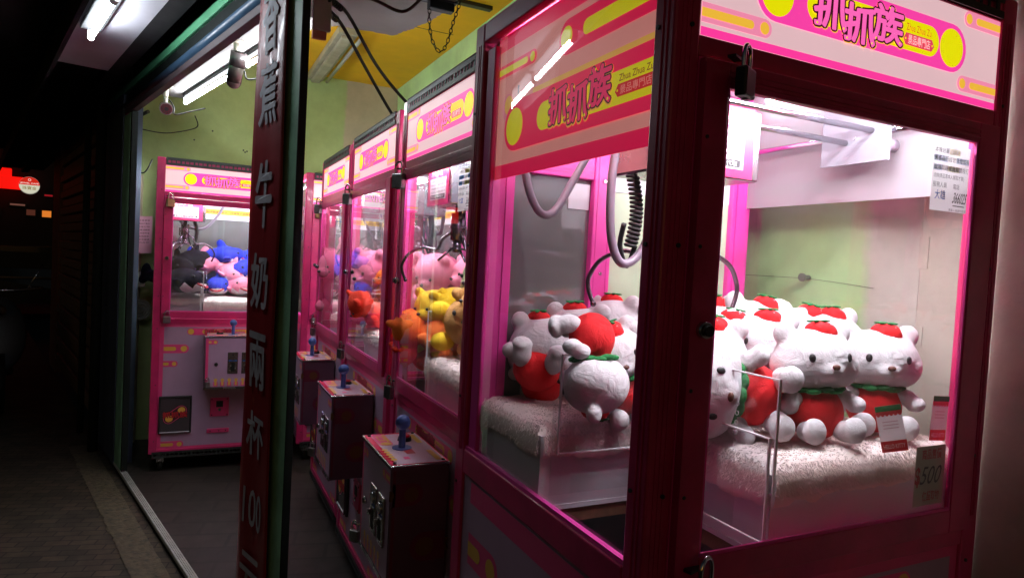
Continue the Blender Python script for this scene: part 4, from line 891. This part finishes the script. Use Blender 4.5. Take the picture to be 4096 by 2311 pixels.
# ---------------------------------------------------------------- shopfront frame
gm=mat('green_painted_steel',srgb(140,196,160),.5,vary=.35,vscale=10,bump=.15,bscale=40)
dk=mat('black_green_steel',srgb(22,28,26),.75,vary=.3,vscale=8,spec=.2)
t=thing('shopfront_frame','green painted steel shopfront frame with lintel, posts and floor track','shopfront frame',(0,0,0))
b=B(); sbox(b,-1.124,-.98,-.032,-.014,0,2.60,0,.003); obj('green_post',b,gm,t)
b=B(); sbox(b,-1.131,-1.1245,-.034,-.012,0,2.6,0,.001); obj('shaded_edge',b,dk,t)  # end face of the post, its shade coloured in as near black
b=B(); sbox(b,-.98,-.82,-.012,.0,0,2.20,0); obj('post_plate',b,dk,t)
b=B(); sbox(b,1.60,1.80,-.003,.03,0,2.20,0,.004); obj('jamb_post',b,gm,t)
b=B(); sbox(b,1.555,1.5995,.0,.03,0,2.20,0); obj('jamb_edge',b,dk,t)
b=B(); sbox(b,-1.9,2.2,-.003,.035,2.208,2.24,0,.003); obj('lintel',b,mat('brown_lintel',srgb(76,62,66),.6,vary=.3),t)
b=B(); tube(b,[SP(-1.9,.012,2.264),SP(2.2,.012,2.264)],.024,20,res=1); obj('blue_pipe',b,mat('blue_painted_pipe',srgb(56,84,110),.4,vary=.2,vscale=12,coat=.2),t)
b=B(); sbox(b,-1.9,2.4,.005,.05,2.289,2.338,0); obj('dark_beam',b,dk,t)
b=B(); sbox(b,-2.6,2.4,.012,.03,2.429,2.86,0); obj('upper_fascia',b,dk,t)
b=B(); sbox(b,-1.9,2.4,-.01,.04,2.338,2.428,0,.004); obj('green_beam',b,mat('green_beam_paint',srgb(92,168,124),.5,vary=.2,vscale=6),t)
b=B(); sbox(b,-2.6,2.6,-.005,.03,.0,.022,0,.003)
for k in (.004,.012,.02): sbox(b,-2.6,2.6,k,k+.003,.022,.026)
obj('floor_track',b,mat('aluminium_track',srgb(200,198,192),.45,metal=.3,vary=.3,vscale=20),t)
# banner on the post
a=Art(SP(-.79,-.045,.0),SP(-1.045,-.045,0)-SP(-.79,-.045,0),(0,0,2.45),-nin,.0008)
rm=mat('banner_red',srgb(140,16,30),.42,vary=.25,vscale=6,coat=.15); wm=mat('banner_silver_paint',srgb(172,172,182),.6,vary=.3,vscale=14)
import math as _m
chars=[('香',2.02,2.26,None),('蕉',1.80,1.985,None),('牛',1.485,1.685,None),('奶',1.235,1.40,None),('兩',.985,1.155,None),('杯',.77,.905,None),('100',.545,.66,None),('元',.32,.455,None),('一',.13,.25,None)]
bb=t; bn=thing('banner','tall dark red banner with silver hand painted characters on the post','banner',SP(-.79,-.045,0),0)
N=60; prev=None
org=Vector(SP(-.79,-.045,0)); xd=SP(-1.045,-.045,0)-SP(-.79,-.045,0)
for k in range(N+1):
    pass
b=B(); nx=10; g=[]
def bpos(fx,z,l): 
    wob=.0025*math.sin(fx*7+z*1.3)+.003*math.sin(z*5+fx*3)+.004*noise.noise(Vector((fx*3,z*2,0)))
    return xd*fx+Vector((0,0,z))-nin*(wob+l)
for j in range(N+1):
    z=.0+2.45*j/N; g.append([b.verts.new(bpos(i_/nx+ (.0 if 0<i_<nx else .01*noise.noise(Vector((z*4,i_,0)))),z,0)) for i_ in range(nx+1)])
for j in range(N):
    for i_ in range(nx): f=b.faces.new((g[j][i_],g[j][i_+1],g[j+1][i_+1],g[j+1][i_])); f.smooth=True
o=obj('banner_sheet',b,rm,bn); o.modifiers.new('thickness','SOLIDIFY').thickness=.0012
for c_,z0,z1,_ in chars:
    b=B(); V,F=textverts(c_,.0); ax,bx=min(v[0] for v in V),max(v[0] for v in V); ay,by=min(v[1] for v in V),max(v[1] for v in V)
    if c_=='一': z0,z1=.12,.24
    fx0,fx1=(.19,.77) if c_ not in('牛','一') else ((.22,.74) if c_=='牛' else (.45,.52)); vs=[]
    for v in V:
        X=(v[0]-ax)/(bx-ax); Y=(v[1]-ay)/(by-ay); vs.append(b.verts.new(bpos(fx0+(fx1-fx0)*X,z0+(z1-z0)*Y,.004)))
    for f in F:
        try: b.faces.new([vs[q_] for q_ in f])
        except ValueError: pass
    bd=.022 if c_!='100' else .012; hz=(z1-z0)*bd; base=[v.co.copy() for v in vs]
    for kk in range(8):
        an=2*PI*kk/8; off=xd*(math.cos(an)*hz/xd.length)+Vector((0,0,math.sin(an)*hz))-nin*(.00005*(kk+1)); v2=[b.verts.new(c0+off) for c0 in base]
        for f in F:
            try: b.faces.new([v2[q_] for q_ in f])
            except ValueError: pass
    obj('painted_character',b,wm,bn)
a.bm.free()
# canopy outside
b=B(); sbox(b,-2.6,1.35,-.42,-.16,2.36,2.375); tag(obj('canopy_soffit',b,mat('canopy_white',srgb(190,188,196),.7,vary=.2,vscale=3)),'white soffit of the outdoor canopy beside the lit tubes','canopy')
b=B(); sbox(b,-2.6,6.5,-.95,-.421,2.40,2.44); sbox(b,-2.6,9,-.159,-.08,2.36,2.50); sbox(b,-.2,9,-.44,-.421,2.28,2.40); sbox(b,1.351,9,-.42,.1,2.41,2.44); tag(obj('awning',b,mat('dark_awning',srgb(16,15,18),.8,vary=.2)),'dark awning sheet over the pavement beyond the lit soffit','awning')
# ---------------------------------------------------------------- floor and street
def tiled(name,c1,c2,sc,rough,mortar,rotz=0):
    m=bpy.data.materials.new(name); m.use_nodes=True; t=m.node_tree; p=t.nodes['Principled BSDF']
    tc=t.nodes.new('ShaderNodeTexCoord'); mp=t.nodes.new('ShaderNodeMapping'); mp.inputs['Rotation'].default_value=(0,0,rotz); t.links.new(tc.outputs['Object'],mp.inputs[0])
    br=t.nodes.new('ShaderNodeTexBrick'); br.inputs['Color1'].default_value=c1; br.inputs['Color2'].default_value=c2; br.inputs['Mortar'].default_value=mortar; br.inputs['Scale'].default_value=sc; br.inputs['Mortar Size'].default_value=.015; t.links.new(mp.outputs[0],br.inputs['Vector'])
    n=t.nodes.new('ShaderNodeTexNoise'); n.inputs['Scale'].default_value=9; n.inputs['Detail'].default_value=9; n.inputs['Roughness'].default_value=.7; t.links.new(tc.outputs['Object'],n.inputs['Vector'])
    mr=t.nodes.new('ShaderNodeMapRange'); mr.inputs['From Min'].default_value=.3; mr.inputs['From Max'].default_value=.7; mr.inputs['To Min'].default_value=.55; mr.inputs['To Max'].default_value=1.2; t.links.new(n.outputs['Fac'],mr.inputs['Value'])
    mx=t.nodes.new('ShaderNodeMix'); mx.data_type='RGBA'; mx.blend_type='MULTIPLY'; mx.inputs['Factor'].default_value=1; t.links.new(br.outputs['Color'],mx.inputs[6]); t.links.new(mr.outputs[0],mx.inputs[7]); t.links.new(mx.outputs[2],p.inputs['Base Color'])
    p.inputs['Roughness'].default_value=rough; p.inputs['Specular IOR Level'].default_value=.3
    n2=t.nodes.new('ShaderNodeTexNoise'); n2.inputs['Scale'].default_value=160; t.links.new(tc.outputs['Object'],n2.inputs['Vector'])
    bp=t.nodes.new('ShaderNodeBump'); bp.inputs['Strength'].default_value=.3; bp.inputs['Distance'].default_value=.0006; t.links.new(n2.outputs['Fac'],bp.inputs['Height']); t.links.new(bp.outputs[0],p.inputs['Normal'])
    return m
b=B(); sbox(b,-4,2.6,0,3.0,-.1,0); 
fl=struct(obj('floor',b,tiled('dark_floor_tiles',srgb(62,54,50),srgb(50,45,43),1.6,.5,srgb(44,39,37),R(13.8))))
b=B(); sbox(b,-6,16,-3.2,-.006,-.12,-.012); struct(obj('pavement',b,tiled('pavement_blocks',srgb(74,62,50),srgb(54,48,40),4.5,.75,srgb(34,30,26),R(13.8))))
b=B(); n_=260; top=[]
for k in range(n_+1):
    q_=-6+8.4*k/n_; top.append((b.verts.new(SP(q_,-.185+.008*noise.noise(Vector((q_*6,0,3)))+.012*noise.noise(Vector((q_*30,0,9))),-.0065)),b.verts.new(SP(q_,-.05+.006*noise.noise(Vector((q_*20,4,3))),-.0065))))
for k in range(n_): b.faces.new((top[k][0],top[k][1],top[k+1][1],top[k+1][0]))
struct(obj('pale_strip',b,mat('speckled_strip',srgb(86,76,58),.75,bump=.9,bscale=70,vary=.75,vscale=34)))  # paler speckled strip with ragged edges beside the track
b=B(); box(b,-60,40,-30,80,-.26,-.2); struct(obj('road',b,mat('asphalt',srgb(44,44,46),.8,vary=.3)))
# neighbour's dark front
t=thing('neighbour_front','dark closed shopfront beyond the green jamb, with a ribbed shutter','shopfront',(0,0,0))
b=B(); sbox(b,1.805,2.6,-.01,.1,0,5.5); obj('pier',b,mat('dark_blue_pier',srgb(56,66,84),.6,vary=.3),t)
b=B()
for k in range(26): z=.1+k*.082; sbox(b,2.61,5.2,-.0-.02*(k%2),.06,z,z+.07,0,.006)
sbox(b,2.61,5.24,.0,.08,2.25,5.5); obj('shutter',b,mat('dark_brown_shutter',srgb(120,98,88),.55,metal=.2,vary=.4,vscale=6),t)
b=B(); sbox(b,5.5,6.15,.0,.1,0,3.4); obj('brown_pillar',b,mat('brown_pillar',srgb(110,66,58),.6,vary=.2),t)
b=B(); tube(b,[SP(2.75,-.08,0),SP(2.75,-.08,2.4)],.022,12,res=1); tube(b,[SP(2.2,-.07,.0),SP(2.2,-.07,2.4)],.03,12,res=1); tag(obj('drain_pipe',b,dk),'dark drain pipes running down the neighbouring shutter','pipe')
t=thing('parked_scooter','dark parked scooter in shadow in front of the ribbed shutter','scooter',SP(4.2,-.55,0),math.atan2(d.y,d.x))
for x in (-.55,.6): b=B(); cyl(b,(x,-.05,.24),(x,.05,.24),.24,24); obj('wheel',b,M['black'],t)
b=B(); sph(b,(.35,0,.58),(.42,.16,.17)); sph(b,(-.42,0,.62),(.1,.2,.32),0,(0,.35,0)); box(b,-.35,.2,-.12,.12,.26,.34,0,.03); obj('body',b,mat('scooter_paint',srgb(70,74,80),.5),t)
b=B(); sph(b,(.3,0,.77),(.34,.14,.06)); obj('seat',b,M['black'],t)
b=B(); tube(b,[(-.4,-.3,1.0),(-.44,-.1,.98),(-.44,.1,.98),(-.4,.3,1.0)],.015,8); tube(b,[(-.42,-.2,1.0),(-.4,-.3,1.2)],.006,6,res=1); tube(b,[(-.42,.2,1.0),(-.4,.3,1.2)],.006,6,res=1); obj('handlebar',b,M['steel'],t)
b=B(); sph(b,(-.52,0,.82),(.03,.06,.05)); obj('headlight',b,M['chrome'],t)
# far street: camera yaw frame, about 20 m off
def em2(n,r,g,b_,k=1): return mat(n,srgb(r,g,b_),.5,emit=k)
def LW(wx,wy,z): a_=R(39); return Vector((wx*math.cos(a_)+wy*math.sin(a_),-wx*math.sin(a_)+wy*math.cos(a_),z))
far=Vector((-.0,0,0))
def ray(px,py,dist):
    v=Vector(((px-2048)/2636.5,-(py-1155.5)/2636.5,-1)); w=(co.matrix_world.to_3x3()@v); return Vector((0,0,1.4125))+w*dist
fr_yaw=math.atan2(-8.2,18.0)
FR=R(10.5)
t=thing('street_building','dark building across the street with a few lit orange windows','building',(-3.63,20.3,0),FR)
b=B(); box(b,-14,9,0,6,-.2,12); obj('wall',b,mat('far_wall',srgb(34,30,30),.8,vary=.4,vscale=2),t)
for (x0,x1,z0,z1,cc) in ((.15,.34,1.96,2.12,(235,130,46)),(-.17,.01,1.98,2.12,(80,40,30)),(-.62,-.46,3.80,3.88,(240,160,40)),(-.5,-.2,2.20,2.24,(110,70,60)),(.19,.36,2.49,2.53,(150,20,30)),(-.9,-.7,1.95,2.1,(60,44,34))):
    b=B(); box(b,x0-.03,x1+.03,-.03,.01,z0-.03,z1+.03); f=obj('window',b,M['dark'],t); b=B(); box(b,x0,x1,-.045,-.031,z0,z1); obj('pane',b,em2('lit_window_%d_%d'%(cc[0],cc[1]),*cc,.85),f)
t=thing('red_shop_sign','glowing red shop fascia across the street','sign',(-3.63,20.0,0),FR)
b=B(); box(b,-2.6,-.18,-.1,.1,2.58,2.88,0,.02); obj('fascia',b,em2('red_fascia',255,20,12,.95),t)
b=B(); box(b,-2.6,-.42,-.1,.1,2.881,3.07,0,.02); obj('upper_fascia',b,em2('red_fascia',255,20,12,.95),t)
t=thing('round_sign','round red and cream lit sign hanging across the street','sign',(-3.63,19.63,2.68),FR)
b=B(); cyl(b,(0,-.06,0),(0,.06,0),.205,40); obj('rim',b,em2('sign_rim',210,205,190,.5),t)
a=Art((-.205,-.062,-.205),(.41,0,0),(0,0,.41),(0,-1,0),.004); n_=24
a.poly([(.5+.49*math.cos(PI*k/n_),.52+.47*math.sin(PI*k/n_)) for k in range(n_+1)],em2('sign_red',215,40,26,.9),1); a.poly([(.5+.49*math.cos(PI+PI*k/n_),.52+.49*math.sin(PI+PI*k/n_)) for k in range(n_+1)],em2('sign_cream',215,214,190,.9),1)
a.text('JEWEL CAFÉ',.06,.56,.94,.68,em2('sign_white',250,230,220,1),2,off=.01); a.circ(.5,.82,.07,em2('sign_white',250,230,220,1),2); a.circ(.5,.82,.05,em2('sign_red',215,40,26,.9),3); a.text('珠寶金',.16,.24,.84,.44,em2('sign_gold',170,150,90,.6),2,off=.01)
a.done('sign_face',t)
t=thing('parked_car','dark car parked across the street with a glinting side trim','car',(-3.0,16.6,-.2),FR)
b=B(); P=[(-2.1,.35),(-2.15,.7),(-1.5,.95),(-.9,1.42),(.6,1.46),(1.2,1.02),(2.0,.86),(2.15,.5),(2.1,.3)]
v0=[b.verts.new((x,-.82+(.12 if z>1 else 0),z)) for x,z in P]; v1=[b.verts.new((x,.82-(.12 if z>1 else 0),z)) for x,z in P]; b.faces.new(v0); b.faces.new(v1[::-1])
for k in range(len(P)): b.faces.new((v0[k],v0[(k+1)%len(P)],v1[(k+1)%len(P)],v1[k]))
obj('body',b,mat('dark_car_paint',srgb(46,46,52),.2,metal=.3,coat=1),t)
for x in (-1.35,1.35):
    b=B(); cyl(b,(x,-.86,.32),(x,-.66,.32),.32,24); w_=obj('wheel',b,M['black'],t); b=B(); cyl(b,(x,-.875,.32),(x,-.861,.32),.19,20); obj('rim',b,M['steel'],w_)
b=B(); sph(b,(.55,-.72,1.16),(.12,.05,.06)); obj('mirror',b,M['chrome'],t)
b=B(); box(b,-1.9,1.7,-.85,-.835,.82,.85); obj('trim_strip',b,mat('lit_trim',srgb(150,140,140),.15,metal=1),t)
b=B(); box(b,-1.1,.9,-.775,-.76,1.02,1.33); obj('side_window',b,M['black'],t)
# hide nothing: everything above is real geometry
